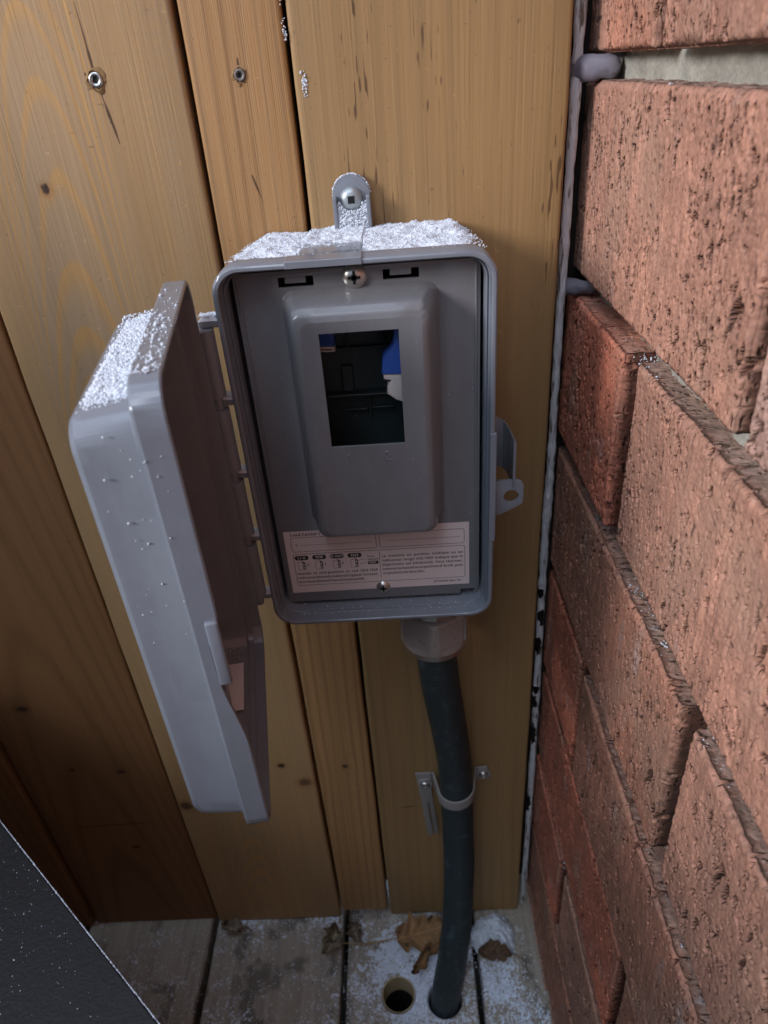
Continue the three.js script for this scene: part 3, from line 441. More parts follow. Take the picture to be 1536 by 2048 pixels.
// ── lid: tray hinged on the left, standing open ──
const lid = new THREE.Group(); lid.name = 'lid'; box.add(lid); lid.userData.label = 'open lid swung out on its hinges';
const LIDW = 0.1315;
{
  // lid frame: u along from hinge to free edge, v up, w outwards (exterior side)
  const th = THREE.MathUtils.degToRad(80.27), ex = new THREE.Vector3(Math.cos(th), 0, Math.sin(th)), ew = new THREE.Vector3(-Math.sin(th), 0, Math.cos(th));
  const m = new THREE.Matrix4().makeBasis(ex, new THREE.Vector3(0, 1, 0), ew.clone()); // x=u, y=v, z=w : left-handed check below
  const det = m.determinant();
  lid.position.set(-0.1846 - BOX[0], 0.5040 - BOX[1], 0.0977 - BOX[2]);
  lid.userData.flip = undefined;
  const LH = 0.2115;
  const place = (g) => { // builds in (u, v, w) and turns the triangles if the frame is mirrored
    const n = g.index ? g.toNonIndexed() : g, p = n.attributes.position, q = new THREE.Vector3();
    for (let i = 0; i < p.count; i++) { q.fromBufferAttribute(p, i).applyMatrix4(m); p.setXYZ(i, q.x, q.y, q.z); }
    if (det < 0) for (let i = 0; i < p.count; i += 3) { const t = [p.getX(i + 1), p.getY(i + 1), p.getZ(i + 1)]; p.setXYZ(i + 1, p.getX(i + 2), p.getY(i + 2), p.getZ(i + 2)); p.setXYZ(i + 2, ...t); }
    n.deleteAttribute('normal'); return n;
  };
  const fin = (g, c = 0.5) => boxUV(toCreasedNormals(place(g), c));
  const S = (u0, u1, v0, v1, r, w) => rrect(u0, u1, v0, v1, r, w, 10, 30);
  const edgeCut = (p) => { // the free edge is cut back where the catch engages
    const [u, v, w] = p; if (u < LIDW - 0.004 || w > 0.0042) return p;
    const d = 0.0052 * sst(0.120, 0.116, v) * sst(0.053, 0.100, v); return [u, v, Math.max(w, d + w * 0.2)];
  };
  const shell = loft([S(0.0022, LIDW - 0.0022, 0.0022, LH - 0.0022, 0.0095, 0.0004), S(0.0016, LIDW - 0.0016, 0.0016, LH - 0.0016, 0.010, 0), S(0.0004, LIDW - 0.0004, 0.0004, LH - 0.0004, 0.0112, 0.0000), S(0, LIDW, 0, LH, 0.0115, 0.0006), S(0, LIDW, 0, LH, 0.0115, 0.0090), S(0.0004, LIDW - 0.0004, 0.0004, LH - 0.0004, 0.0112, 0.0098), S(0.0014, LIDW - 0.0014, 0.0014, LH - 0.0014, 0.0105, 0.0102),
    S(0.012, LIDW - 0.0022, 0.0072, LH - 0.0080, 0.009, 0.0104), S(0.0128, LIDW - 0.0026, 0.0079, LH - 0.0086, 0.009, 0.0112), S(0.0145, LIDW - 0.0040, 0.0095, LH - 0.0105, 0.009, 0.0258), S(0.0155, LIDW - 0.0046, 0.0102, LH - 0.0112, 0.009, 0.0288), S(0.0175, LIDW - 0.0062, 0.0118, LH - 0.0130, 0.009, 0.0308), S(0.0205, LIDW - 0.0090, 0.0146, LH - 0.0160, 0.008, 0.0316)], { cap1: true, warp: edgeCut });
  mesh('lid_shell', fin(shell, 0.42), M.plastic, lid);
  const inner = loft([S(0.0021, LIDW - 0.0021, 0.0021, LH - 0.0021, 0.0095, 0.0004), S(0.0024, LIDW - 0.0024, 0.0024, LH - 0.0024, 0.0092, 0.0070), S(0.0060, LIDW - 0.0050, 0.0050, LH - 0.0050, 0.008, 0.0074), S(0.0062, LIDW - 0.0052, 0.0052, LH - 0.0052, 0.008, 0.0052), S(0.0072, LIDW - 0.0062, 0.0062, LH - 0.0062, 0.007, 0.0052), S(0.0074, LIDW - 0.0064, 0.0064, LH - 0.0064, 0.007, 0.0078), S(0.0145, LIDW - 0.0066, 0.0098, LH - 0.0104, 0.007, 0.0085), S(0.0170, LIDW - 0.0085, 0.0125, LH - 0.0130, 0.006, 0.0250), S(0.0190, LIDW - 0.0105, 0.0145, LH - 0.0150, 0.005, 0.0272)], { cap1: true, warp: edgeCut });
  mesh('lid_lining', fin(inner, 0.42), M.plastic, lid);
  // hinge knuckles along the hinge edge
  for (const [a, b] of [[0.1835, 0.1505], [0.1435, 0.1095], [0.1025, 0.0695], [0.0620, 0.0270]]) { const g = new THREE.CylinderGeometry(0.0050, 0.0050, a - b, 24, 6); g.translate(0, (a + b) / 2, 0); g.translate(-0.0035, 0.002, -0.0012); mesh('hinge_knuckle', fin(g), M.plastic, lid); const pin = new THREE.CylinderGeometry(0.0028, 0.0028, 0.009, 14); pin.translate(-0.0035, b - 0.0025 + 0.002, -0.0012); mesh('hinge_pin', fin(pin), M.plastic, lid); }
  // latch clip moulded on the free edge
  const clip = rbox(0.0026, 0.030, 0.0046, LIDW + 0.0004, 0.1085, 0.0026, 0.0008); mesh('latch_clip', fin(clip), M.plastic, lid);
  const tongue = new THREE.ConeGeometry(0.0026, 0.055, 12); tongue.rotateX(Math.PI); tongue.scale(1, 1, 0.5); tongue.translate(LIDW - 0.0045, 0.0765, 0.0042); mesh('latch_tongue', fin(tongue), M.plastic, lid);
  // sticker on the inside of the lid's lower wall
  const st = rbox(0.034, 0.0003, 0.014, 0.052, 0.0128, 0.0170, 0.0001); st.rotateX(0); const sm = mesh('lid_sticker', fin(st), new THREE.MeshStandardMaterial({ color: 0xd9d2d2, roughness: 0.7 }), lid); sm.userData.label = 'small white sticker inside the lid';
}

// ── printed label on the cover plate ──
{
  const c = document.createElement('canvas'); c.width = 2048; c.height = 850; const x = c.getContext('2d'), K = '#171213';
  x.fillStyle = '#d8c8c2'; x.fillRect(0, 0, 2048, 850); x.strokeStyle = K; x.fillStyle = K; x.lineWidth = 5; x.textBaseline = 'alphabetic';
  const rr = (a, b, w, h, r) => { x.beginPath(); x.moveTo(a + r, b); x.lineTo(a + w - r, b); x.quadraticCurveTo(a + w, b, a + w, b + r); x.lineTo(a + w, b + h - r); x.quadraticCurveTo(a + w, b + h, a + w - r, b + h); x.lineTo(a + r, b + h); x.quadraticCurveTo(a, b + h, a, b + h - r); x.lineTo(a, b + r); x.quadraticCurveTo(a, b, a + r, b); x.closePath(); };
  const fit = (s, a, y, w, px, bold = true) => { x.font = (bold ? 'bold ' : '') + px + 'px sans-serif'; const words = s.split(' '), tw = words.map((q) => x.measureText(q).width), sum = tw.reduce((p, q) => p + q, 0); if (!w || words.length < 2) { x.fillText(s, a, y); return; } const gap = (w - sum) / (words.length - 1); let cx = a; words.forEach((q, i) => { x.fillText(q, cx, y); cx += tw[i] + gap; }); };
  fit('Load Center / C', 70, 62, 0, 52);
  rr(70, 84, 946, 190, 28); x.stroke(); rr(1054, 84, 940, 190, 28); x.stroke();
  fit('1', 112, 200, 0, 44); x.setLineDash([26, 12]); x.beginPath(); x.moveTo(170, 188); x.lineTo(960, 188); x.moveTo(1150, 188); x.lineTo(1950, 188); x.stroke(); x.setLineDash([]);
  rr(70, 308, 1930, 440, 28); x.stroke(); x.beginPath(); x.moveTo(1040, 330); x.lineTo(1040, 690); x.stroke();
  [['I / O', 160, '3'], ['TRIP', 360, '1'], ['O /OFF', 560, '2'], ['TEST', 760, '']].forEach(([s, px, n]) => {
    x.fillStyle = K; rr(px - 78, 330, 156, 60, 30); x.fill(); x.fillStyle = '#e0d2cc'; x.font = 'bold 44px sans-serif'; x.fillText(s, px - x.measureText(s).width / 2, 376);
    x.fillStyle = K; x.lineWidth = 4; rr(px - 50, 418, 74, 108, 10); x.stroke(); x.fillRect(px + 2, 424, 30, 96); x.fillStyle = '#d8c8c2'; x.fillRect(px + 8, 440, 14, 26); x.fillRect(px + 8, 484, 14, 24); x.fillStyle = K; x.beginPath(); x.moveTo(px - 4, 392); x.lineTo(px + 16, 424); x.lineWidth = 7; x.stroke(); x.font = 'bold 44px sans-serif'; if (n) x.fillText(n, px + 46, 476); x.lineWidth = 4;
  });
  fit('Press', 900, 400, 0, 34); fit('Appuyer', 900, 438, 0, 34); rr(905, 452, 118, 46, 8); x.fill(); x.fillStyle = '#e0d2cc'; fit('TEST', 916, 488, 0, 38); x.fillStyle = K; x.beginPath(); x.moveTo(800, 440); x.lineTo(830, 420); x.lineTo(890, 420); x.moveTo(810, 490); x.lineTo(850, 476); x.lineTo(895, 476); x.stroke();
  fit('Handle at mid-position or red VISI-TRIP', 84, 596, 930, 47); fit('indicator shows breaker is tripped. To reset,', 84, 655, 930, 47); fit('move handle to OFF position then ON', 84, 714, 760, 47);
  ['La manette en position médiane ou un', 'indicateur rouge VISI-TRIP indique que le', 'disjoncteur est Déclenché. Pour réarmer,', "amener la manette en position d'Arrêt, puis"].forEach((s, i) => fit(s, 1062, 412 + i * 60, 918, 46)); fit('en position de Marche.', 1062, 652, 480, 46);
  fit('JYT43365 Rev. 01', 1640, 806, 0, 40);
  const t = new THREE.CanvasTexture(c); t.colorSpace = THREE.SRGBColorSpace; t.magFilter = THREE.LinearFilter;
  const g = new THREE.BoxGeometry(0.1062, 0.0442, 0.0002); g.translate(-0.0008, 0.0368, 0.0818);
  const uv = g.attributes.uv, n = g.attributes.normal; for (let i = 0; i < uv.count; i++) if (n.getZ(i) < 0.5) uv.setXY(i, 0.01, 0.5);
  const l = mesh('label', g, new THREE.MeshStandardMaterial({ map: t, roughness: 0.55, bumpMap: rep(fine, 4, 2), bumpScale: 0.00003 }), box); l.userData.label = 'white printed instruction label in English and French';
}

// ───────────────────────── conduit ─────────────────────────
{
  const t = thing('conduit', 'black flexible conduit running from the breaker box down into the deck', 'conduit', [PIPE[0], 0, PIPE[1]]);
  const off = (g) => g.translate(-PIPE[0], 0, -PIPE[1]);
  const path = new THREE.CatmullRomCurve3([[-0.0806, 0.475, 0.045], [-0.0802, 0.44, 0.0448], [-0.0765, 0.39, 0.0415], [-0.0705, 0.33, 0.032], [-0.0669, 0.285, 0.0235], [-0.0657, 0.243, 0.0195], [-0.0650, 0.195, 0.0225], [-0.0655, 0.145, 0.033], [-0.0690, 0.095, 0.050], [-0.0760, 0.048, 0.069], [-0.0835, 0.012, 0.081], [-0.0862, -0.012, 0.0855], [-0.0880, -0.06, 0.090]].map((p) => new THREE.Vector3(...p)), false, 'centripetal');
  const g = new THREE.TubeGeometry(path, 700, 0.0143, 48);
  { const p = g.attributes.position, nn = g.attributes.normal; for (let i = 0; i < p.count; i++) { const ring = Math.floor(i / 49), a = (i % 49) / 48; const k = 0.00004 * Math.sin((ring / 5.0 + a) * Math.PI * 2) + 0.0006 * (vn(ring * 0.05, a * 6, 801) - 0.5); p.setXYZ(i, p.getX(i) + nn.getX(i) * k, p.getY(i) + nn.getY(i) * k, p.getZ(i) + nn.getZ(i) * k); } g.computeVertexNormals(); }
  const scuff = tex(512, 1024, (u, v) => { const s = sst(0.58, 0.82, fbm(u * 14, v * 60, 811, 4)) * 0.10, d = vn(u * 120, v * 700, 815) > 0.93 ? 0.12 : 0, k = 0.195 + s + d * fbm(u * 6, v * 12, 817, 2); return [k * 0.82, k * 1.03, k * 1.08]; });
  const ribs = tex(256, 1024, (u, v) => 0.5 + 0.3 * Math.sin((v * 150 + u) * Math.PI * 2) * vn(u * 8, v * 40, 823) + 0.2 * (fbm(u * 60, v * 200, 821, 2) - 0.5), false);
  const gm = g; const uv = gm.attributes.uv; for (let i = 0; i < uv.count; i++) { const a = uv.getX(i); uv.setXY(i, uv.getY(i), a); }
  mesh('hose', off(gm), new THREE.MeshPhysicalMaterial({ map: scuff, roughness: 0.5, bumpMap: ribs, bumpScale: 0.0003 }), t);
  // fitting: threaded neck, hexagonal gland nut with ribbed corners, tapered end ring
  const cx = -0.0806, cz = 0.045, circ = (r, y, N = 72) => Array.from({ length: N }, (_, i) => { const a = i / N * Math.PI * 2; return [cx + r * Math.cos(a), y, cz + r * Math.sin(a)]; });
  const hex = (r, y, cut = 0.90, N = 72) => Array.from({ length: N }, (_, i) => { const a = i / N * Math.PI * 2, b = ((a - 1.62 + Math.PI * 8) % (Math.PI / 3)) - Math.PI / 6; let q = r * 0.905 / Math.cos(b); q = Math.min(q, r * 0.975); return [cx + q * Math.cos(a), y, cz + q * Math.sin(a)]; });
  const neck = []; for (let k = 0; k <= 96; k++) { const y = 0.512 - k / 96 * 0.034; neck.push(circ(0.0196 + 0.00055 * Math.cos(k / 96 * Math.PI * 2 * 20), y)); }
  mesh('threaded_neck', off(loft(neck, { crease: 1.0 })), M.zinc, t);
  const nut = mesh('gland_nut', off(loft([circ(0.0200, 0.4783), hex(0.0232, 0.4782), hex(0.0248, 0.4774), hex(0.0251, 0.4762), hex(0.0251, 0.4560), hex(0.0248, 0.4545), circ(0.0232, 0.4492), circ(0.0226, 0.4486)], { crease: 0.15 })), M.cast, t);
  mesh('end_ring', off(loft([circ(0.0226, 0.4488), circ(0.0222, 0.4450), circ(0.0214, 0.4432), circ(0.0204, 0.4424), circ(0.0150, 0.4428)], { crease: 0.4 })), M.zinc, nut);
  for (let k = 0; k < 6; k++) { const a = 1.62 + k * Math.PI / 3 , rib = rbox(0.0022, 0.0205, 0.0034, 0.0244, 0.4662, 0, 0.0004); rib.rotateY(-a); rib.translate(cx, 0, cz); mesh('corner_rib', off(rib), M.cast, nut); }
}
// ───────────────────────── pipe strap ─────────────────────────
{
  const t = thing('pipe_strap', 'grey two-hole strap holding the black conduit against the fence', 'pipe strap', [-0.066, 0.236, 0]);
  // band follows the hose, tilted a little down to the left
  const c = [-0.0657, 0.243, 0.0195], R0 = 0.0149, R1 = 0.0168, hw = 0.0052, prof = [];
  const path = []; path.push([-0.0300, 0.0014]); for (const q of [-0.026, -0.022, -0.0185]) path.push([q, 0.0014]);
  for (let k = 0; k <= 28; k++) { const a = Math.PI * (1.0 - k / 28); path.push([R0 * Math.cos(a), 0.0195 + R0 * Math.sin(a)]); }
  for (const q of [0.0185, 0.022, 0.030]) path.push([q, 0.0014]);
  const sh = []; const outer = path.map(([x, z], i) => { const a = path[Math.max(0, i - 1)], b = path[Math.min(path.length - 1, i + 1)], dx = b[0] - a[0], dz = b[1] - a[1], l = Math.hypot(dx, dz) || 1; return [x - dz / l * 0.0019, z + dx / l * 0.0019]; });
  const band = extr([...path, ...outer.reverse()], 2 * hw, -hw, 0.0003); band.rotateX(-Math.PI / 2); band.scale(1, 1, 1);
  { const p = band.attributes.position; for (let i = 0; i < p.count; i++) p.setXYZ(i, p.getX(i), p.getY(i) + p.getX(i) * 0.12, -p.getZ(i)); }
  { const p = band.attributes.position; for (let i = 0; i < p.count; i += 3) { const q = [p.getX(i + 1), p.getY(i + 1), p.getZ(i + 1)]; p.setXYZ(i + 1, p.getX(i + 2), p.getY(i + 2), p.getZ(i + 2)); p.setXYZ(i + 2, ...q); } band.deleteAttribute('normal'); }
  const bg = boxUV(toCreasedNormals(band, 0.5)); bg.translate(0.0003, 0.0035, 0); mesh('band', bg, M.strap, t);
  // long hanging tail at the left with a split end
  const tl = new THREE.Shape([[-0.0075, 0.010], [0.0060, 0.010], [0.0062, -0.020], [0.0068, -0.074], [0.0022, -0.075], [0.0012, -0.030], [-0.0006, -0.030], [0.0004, -0.076], [-0.0068, -0.077], [-0.0078, -0.02]].map((p) => new THREE.Vector2(...p)));
  const tg = extr(tl, 0.0022, 0, 0.0004); { const p = tg.attributes.position; for (let i = 0; i < p.count; i++) { const y = p.getY(i); p.setXYZ(i, p.getX(i) * (y < 0.002 ? 0.78 : 1) - y * 0.07, y, p.getZ(i) + 0.0012 + Math.max(0, -y) * 0.06); } }
  tg.translate(-0.0272, -0.003, 0); mesh('tail', tg, M.strap, t);
  for (const [x, y] of [[-0.0268, -0.0060], [0.0262, 0.0050]]) {
    const e = cyl(0.0066, 0.0022, 28); e.rotateX(Math.PI / 2); e.translate(x, y, 0.0044); mesh('ear', e, M.strap, t);
    const g = new THREE.LatheGeometry([[0.0043, 0], [0.0041, 0.0012], [0.0032, 0.0022], [0.0016, 0.0027], [0.0014, 0.0012], [0.0001, 0.0012]].map((p) => new THREE.Vector2(...p)), 28); g.rotateX(Math.PI / 2); g.translate(x, y, 0.0055); mesh('strap_screw', boxUV(g), M.zinc, t);
  }
}

// ───────────────────────── black flat top in the lower left corner, with added shade blocks ─────────────────────────
{
  const e = new THREE.Vector2(0.757, 0.654), P = [-0.3289, 0.1776], y = 0.45, len = 0.46, dep = 0.55, tc = -0.01;
  const cx = P[0] + e.x * tc - 0.654 * dep / 2, cz = P[1] + e.y * tc + 0.757 * dep / 2;
  const t = thing('black_unit', 'black flat-topped unit flecked with snow, cut off by the lower left corner, with unseen shade blocks added behind', 'cabinet', [cx, 0, cz]); t.rotation.y = -Math.atan2(e.y, e.x);
  const tone = tex(512, 512, (u, v) => { const k = 0.055 + 0.03 * (fbm(u * 9, v * 9, 901, 4) - 0.5) + 0.03 * (vn(u * 200, v * 200, 903) - 0.5); return [k * 0.90, k * 1.0, k * 1.14]; });
  const m = new THREE.MeshPhysicalMaterial({ map: rep(tone, 4), roughness: 0.5, bumpMap: rep(fine, 6), bumpScale: 0.0002 });
  // local frame: x along the shelf's visible edge, z away from the fence corner (the visible edge is at z = -dep/2)
  mesh('top_shelf', rbox(len, 0.02, dep - 0.22, 0, y - 0.01, -0.11, 0.0012), m, t);
  mesh('shade_block', rbox(0.80, 0.61, 0.56, 0.23, 0.315, 0.335, 0.02, 4), m, t);  // unseen block added to shade the lower fence and the lid
  const hd = new THREE.CylinderGeometry(0.28, 0.28, 0.79, 40, 1, false, 0, Math.PI); hd.rotateZ(Math.PI / 2); hd.scale(1, 0.60, 0.99); hd.translate(0.23, 0.615, 0.335); mesh('rounded_shade_block', boxUV(hd), m, t);  // unseen rounded top, added to raise the shade block
  mesh('tall_shade_block', rbox(0.40, 0.905, 0.22, -0.38, 0.457, 0.165, 0.03, 4), m, t);  // unseen tall block, added to shade the boards further left
  for (const q of [-1, 1]) mesh('shelf_bracket', rbox(0.02, 0.02, 0.28, q * 0.16, y - 0.031, -0.08, 0.002), m, t);
}

// ───────────────────────── snow ─────────────────────────
function grains(R, count, place, r0, r1) { // crystals as small faceted lumps merged into one geometry
  const base = [new THREE.IcosahedronGeometry(1, 0), new THREE.OctahedronGeometry(1, 0), new THREE.IcosahedronGeometry(0.9, 0)].map((g) => g.toNonIndexed().attributes.position.array);
  const pos = [], q = new THREE.Quaternion(), v = new THREE.Vector3(), s = new THREE.Vector3(), e = new THREE.Euler(), nrm = [];
  for (let k = 0; k < count; k++) { const c = place(R); if (!c) continue; const b = base[Math.floor(R() * 3)], r = r0 + (r1 - r0) * R() * R(); e.set(R() * 6.3, R() * 6.3, R() * 6.3); q.setFromEuler(e); s.set(r * (0.6 + R() * 0.9), r * (0.6 + R() * 0.9), r * (0.6 + R() * 0.6)); for (let i = 0; i < b.length; i += 3) { v.set(b[i], b[i + 1], b[i + 2]).multiply(s).applyQuaternion(q); const l = v.length() || 1; nrm.push(v.x / l, v.y / l, v.z / l); pos.push(v.x + c[0], v.y + c[1], v.z + c[2]); } }
  const g = new THREE.BufferGeometry(); g.setAttribute('position', new THREE.Float32BufferAttribute(pos, 3)); g.setAttribute('normal', new THREE.Float32BufferAttribute(nrm, 3)); g.setAttribute('uv', new THREE.Float32BufferAttribute(new Float32Array(pos.length / 3 * 2), 2)); return g;
}
function drift(nu, nv, at, hgt, n = [0, 1, 0]) { // height field over a surface; bare where the depth is under zero
  const pos = [], hs = [], idx = [], uv = [];
  for (let j = 0; j <= nv; j++) for (let i = 0; i <= nu; i++) { const u = i / nu, v = j / nv, p = at(u, v), h = hgt(u, v); hs.push(h); const k = Math.max(h, -0.0003); pos.push(p[0] + n[0] * k, p[1] + n[1] * k, p[2] + n[2] * k); uv.push(u, v); }
  for (let j = 0; j < nv; j++) for (let i = 0; i < nu; i++) { const a = j * (nu + 1) + i, b = a + 1, c = a + nu + 1, d = c + 1; if (Math.max(hs[a], hs[b], hs[c], hs[d]) > 0) idx.push(a, d, b, a, c, d); }
  const g = new THREE.BufferGeometry(); g.setAttribute('position', new THREE.Float32BufferAttribute(pos, 3)); g.setAttribute('uv', new THREE.Float32BufferAttribute(uv, 2)); g.setIndex(idx); g.computeVertexNormals(); return g.toNonIndexed();
}
function snow(name, label, geos) { const m = mesh(name, geos, M.snow); m.userData.kind = 'stuff'; return tag(m, label, 'snow'); }
{ // on top of the box
  const R = rng(31), X0 = BOX[0], Y0 = BOX[1];
  const top = (u, z) => { const t = z / 0.0805; return Y0 + mix(HB - 0.0085, HB - 0.0015, clamp(t)) + (u > -0.0255 && u < 0.0035 ? 0.0012 : 0); };
  const dep = (u, z) => { const edge = Math.max(-0.6, Math.min(1, (0.0612 - Math.abs(u) - 0.007 * fbm(z * 120, u > 0 ? 3 : 9, 42, 3)) / 0.006)), f = fbm(u * 160, z * 160, 41, 3), b = mix(0.0040, 0.0009, sst(0.015, 0.072, z)) * (0.65 + 0.7 * fbm(u * 36 + 7, z * 36, 45, 2)); const right = sst(-0.01, 0.02, u) * 0.0008; return (b + right + 0.0034 * (f - 0.52) + 0.0012 * (fbm(u * 300, z * 300, 43, 2) - 0.5)) * edge - 0.0010 * sst(0.065, 0.079, z) - (u > -0.026 && u < 0.004 ? 0.0011 * sst(0.03, 0.06, z) : 0); };
  const at = (a, b) => { const u = mix(-0.0605, 0.0605, a), z = mix(0.0005, 0.083, b); return [X0 + u, top(u, z), z]; };
  snow('snow_drift', 'crusty snow along the top of the grey breaker box', [drift(330, 220, at, (a, b) => { const u = mix(-0.0605, 0.0605, a), z = mix(0.0005, 0.083, b); return dep(u, z) + 0.0004 * (vn(a * 70, b * 46, 48) - 0.5); }), grains(R, 5200, (r) => { const u = (r() * 2 - 1) * 0.0605, z = 0.001 + r() * 0.085, d = dep(u, z); if (d < 0.0001 && r() > 0.25 + 0.5 * fbm(u * 90, z * 90, 49, 2)) return null; return [X0 + u, top(u, z) + Math.max(0, d) + 0.0002, z]; }, 0.0002, 0.00065)]);
}
{ // in the channel of the mounting ear
  const R = rng(32), X0 = BOX[0] - 0.0023, Y0 = BOX[1];
  snow('snow_patch', 'snow filling the channel of the mounting ear above the box', [
    drift(60, 90, (a, b) => [X0 + (a - 0.5) * 0.0165, Y0 + mix(0.2000, 0.2185, b), 0.0048], (a, b) => { const c = Math.hypot((a - 0.5) * 0.0165, mix(0.2000, 0.2185, b) - 0.2206); return Math.min(0.0058 * (1 - b * 0.55) + 0.0030 * (fbm(a * 9, b * 10, 52, 3) - 0.5), (c - 0.0048) * 1.3); }, [0, 0, 1]),
    grains(R, 900, (r) => { const a = r(), b = r(), y = mix(0.2000, 0.2195, b); if (Math.hypot((a - 0.5) * 0.0165, y - 0.2206) < 0.0055) return null; return [X0 + (a - 0.5) * 0.018, Y0 + y, 0.0052 + 0.0058 * (1 - b * 0.55)]; }, 0.0003, 0.0009),
    grains(R, 120, (r) => { const a = r() * Math.PI; return [X0 + 0.0102 * Math.cos(a), Y0 + 0.2224 + 0.0102 * Math.sin(a), 0.001 + r() * 0.0035]; }, 0.0003, 0.0008)]);
}
{ // on top of the lid
  const R = rng(33); lid.updateWorldMatrix(true, true);
  const th = THREE.MathUtils.degToRad(80.27), ex = [Math.cos(th), Math.sin(th)], ew = [-Math.sin(th), Math.cos(th)];
  const wp = (u, v, w) => [-0.1846 + u * ex[0] + w * ew[0], 0.5040 + v, 0.0977 + u * ex[1] + w * ew[1]];
  const y0 = 0.2115 - 0.0086, dep = (u, w) => { const e = Math.min(1, (u - 0.016) / 0.01, (0.118 - u) / 0.010, (w - 0.0105) / 0.0012, (0.0276 - w) / 0.003); return (0.0011 + 0.0026 * (fbm(u * 60, w * 60, 61, 3) - 0.5) * 1.4 + 0.001 * sst(0.03, 0.1, u)) * e - 0.0007 * (1 - sst(0.0, 0.9, e)) - 0.0006 * sst(0.014, 0.026, w) * (1 - sst(0.05, 0.10, u)); };
  snow('snow_patch', 'grainy snow lying on the top of the open lid', [
    drift(260, 60, (a, b) => { const u = mix(0.014, 0.121, a), w = mix(0.0104, 0.0275, b); return wp(u, y0 - (w - 0.0104) * 0.14, w); }, (a, b) => dep(mix(0.014, 0.121, a), mix(0.0104, 0.0275, b)) + 0.0007 * (vn(a * 130, b * 26, 66) - 0.5)),
    grains(R, 2600, (r) => { const u = mix(0.016, 0.119, r()), w = mix(0.0106, 0.0280, r()), d = dep(u, w); if (d < 0 && r() > 0.35) return null; return wp(u, y0 - (w - 0.0104) * 0.14 + Math.max(0, d) + 0.0001, w); }, 0.0003, 0.0009),
    grains(R, 150, (r) => { const u = 0.01 + 0.112 * Math.sqrt(r()); return wp(u, 0.2117, 0.0005 + r() * 0.009); }, 0.0003, 0.0010),
    grains(R, 36, (r) => { const v = r() * r() * 0.12; return wp(0.1318 - (r() < 0.6 ? 0.0030 : 0), 0.198 - v, 0.001 + r() * 0.026); }, 0.0002, 0.0006)]);
  snow('snow_flecks', 'frozen flecks scattered inside the open lid', [grains(R, 420, (r) => { const u = 0.02 + 0.100 * r(); return wp(u, 0.0118 + 0.0012, 0.0095 + r() * 0.0155); }, 0.00015, 0.0005), grains(R, 26, (r) => wp(0.02 + 0.095 * r(), 0.02 + 0.17 * r(), 0.0270), 0.0002, 0.0005)]);
}
{ // caps on the hinge arms
  const R = rng(34); [[0.1843, 'topmost'], [0.1452, 'second'], [0.1039, 'third'], [0.0638, 'fourth'], [0.0227, 'lowest']].forEach(([v, w], i) => {
    const x = BOX[0] - W2 - 0.0035, y = BOX[1] + v + 0.0017, s = [1.25, 1, 0.9, 0.7, 0.7][i];
    snow('snow_cap', `little cap of snow on the ${w} hinge arm of the box`, [drift(30, 26, (a, b) => [x + (a - 0.5) * 0.0105, y, 0.0905 + (b - 0.5) * 0.0068], (a, b) => s * 0.0017 * Math.min(1, 6 * a, 6 * (1 - a), 6 * b, 6 * (1 - b)) * (0.5 + fbm(a * 5, b * 5, 71 + i, 3)) - 0.0002), grains(R, 160 * s, (r) => [x + (r() - 0.5) * 0.0105, y + 0.0016 * s, 0.0905 + (r() - 0.5) * 0.0068], 0.0002, 0.0007)]);
  });
}
{ // specks on the cover plate and the lower rim
  const R = rng(35);
  snow('snow_flecks', 'tiny frozen flecks dotted over the cover plate and lower rim', [grains(R, 60, (r) => [BOX[0] + (r() - 0.5) * 0.11, BOX[1] + 0.062 + r() * 0.13, 0.0816], 0.00010, 0.00028), grains(R, 170, (r) => [BOX[0] + (r() - 0.5) * 0.112, BOX[1] + 0.0045 + r() * 0.001, 0.070 + r() * 0.022], 0.00015, 0.0006), grains(R, 30, (r) => [BOX[0] - 0.026 + r() * 0.055, BOX[1] + 0.068 + r() * 0.115, 0.1010], 0.0001, 0.00026)]);
  snow('snow_flecks', 'fine snow flecks on the black flat top and along its edge', [(() => { const e = [0.757, 0.654], n = [-0.654, 0.757]; return merge([grains(R, 5000, (r) => { const t = -0.23 + r() * 0.45, d = 0.002 + r() * 0.25; if (fbm(t * 30 + d * 18, d * 60, 77, 4) + 0.2 * r() < 0.60) return null; return [-0.3289 + e[0] * t + n[0] * d, 0.4501, 0.1776 + e[1] * t + n[1] * d]; }, 0.00015, 0.0004), grains(R, 5000, (r) => { const t = -0.235 + r() * 0.455; return [-0.3289 + e[0] * t + n[0] * 0.0004 * r(), 0.4494 + 0.0006 * r(), 0.1776 + e[1] * t + n[1] * 0.0004 * r()]; }, 0.0001, 0.0005)]); })()]);
}
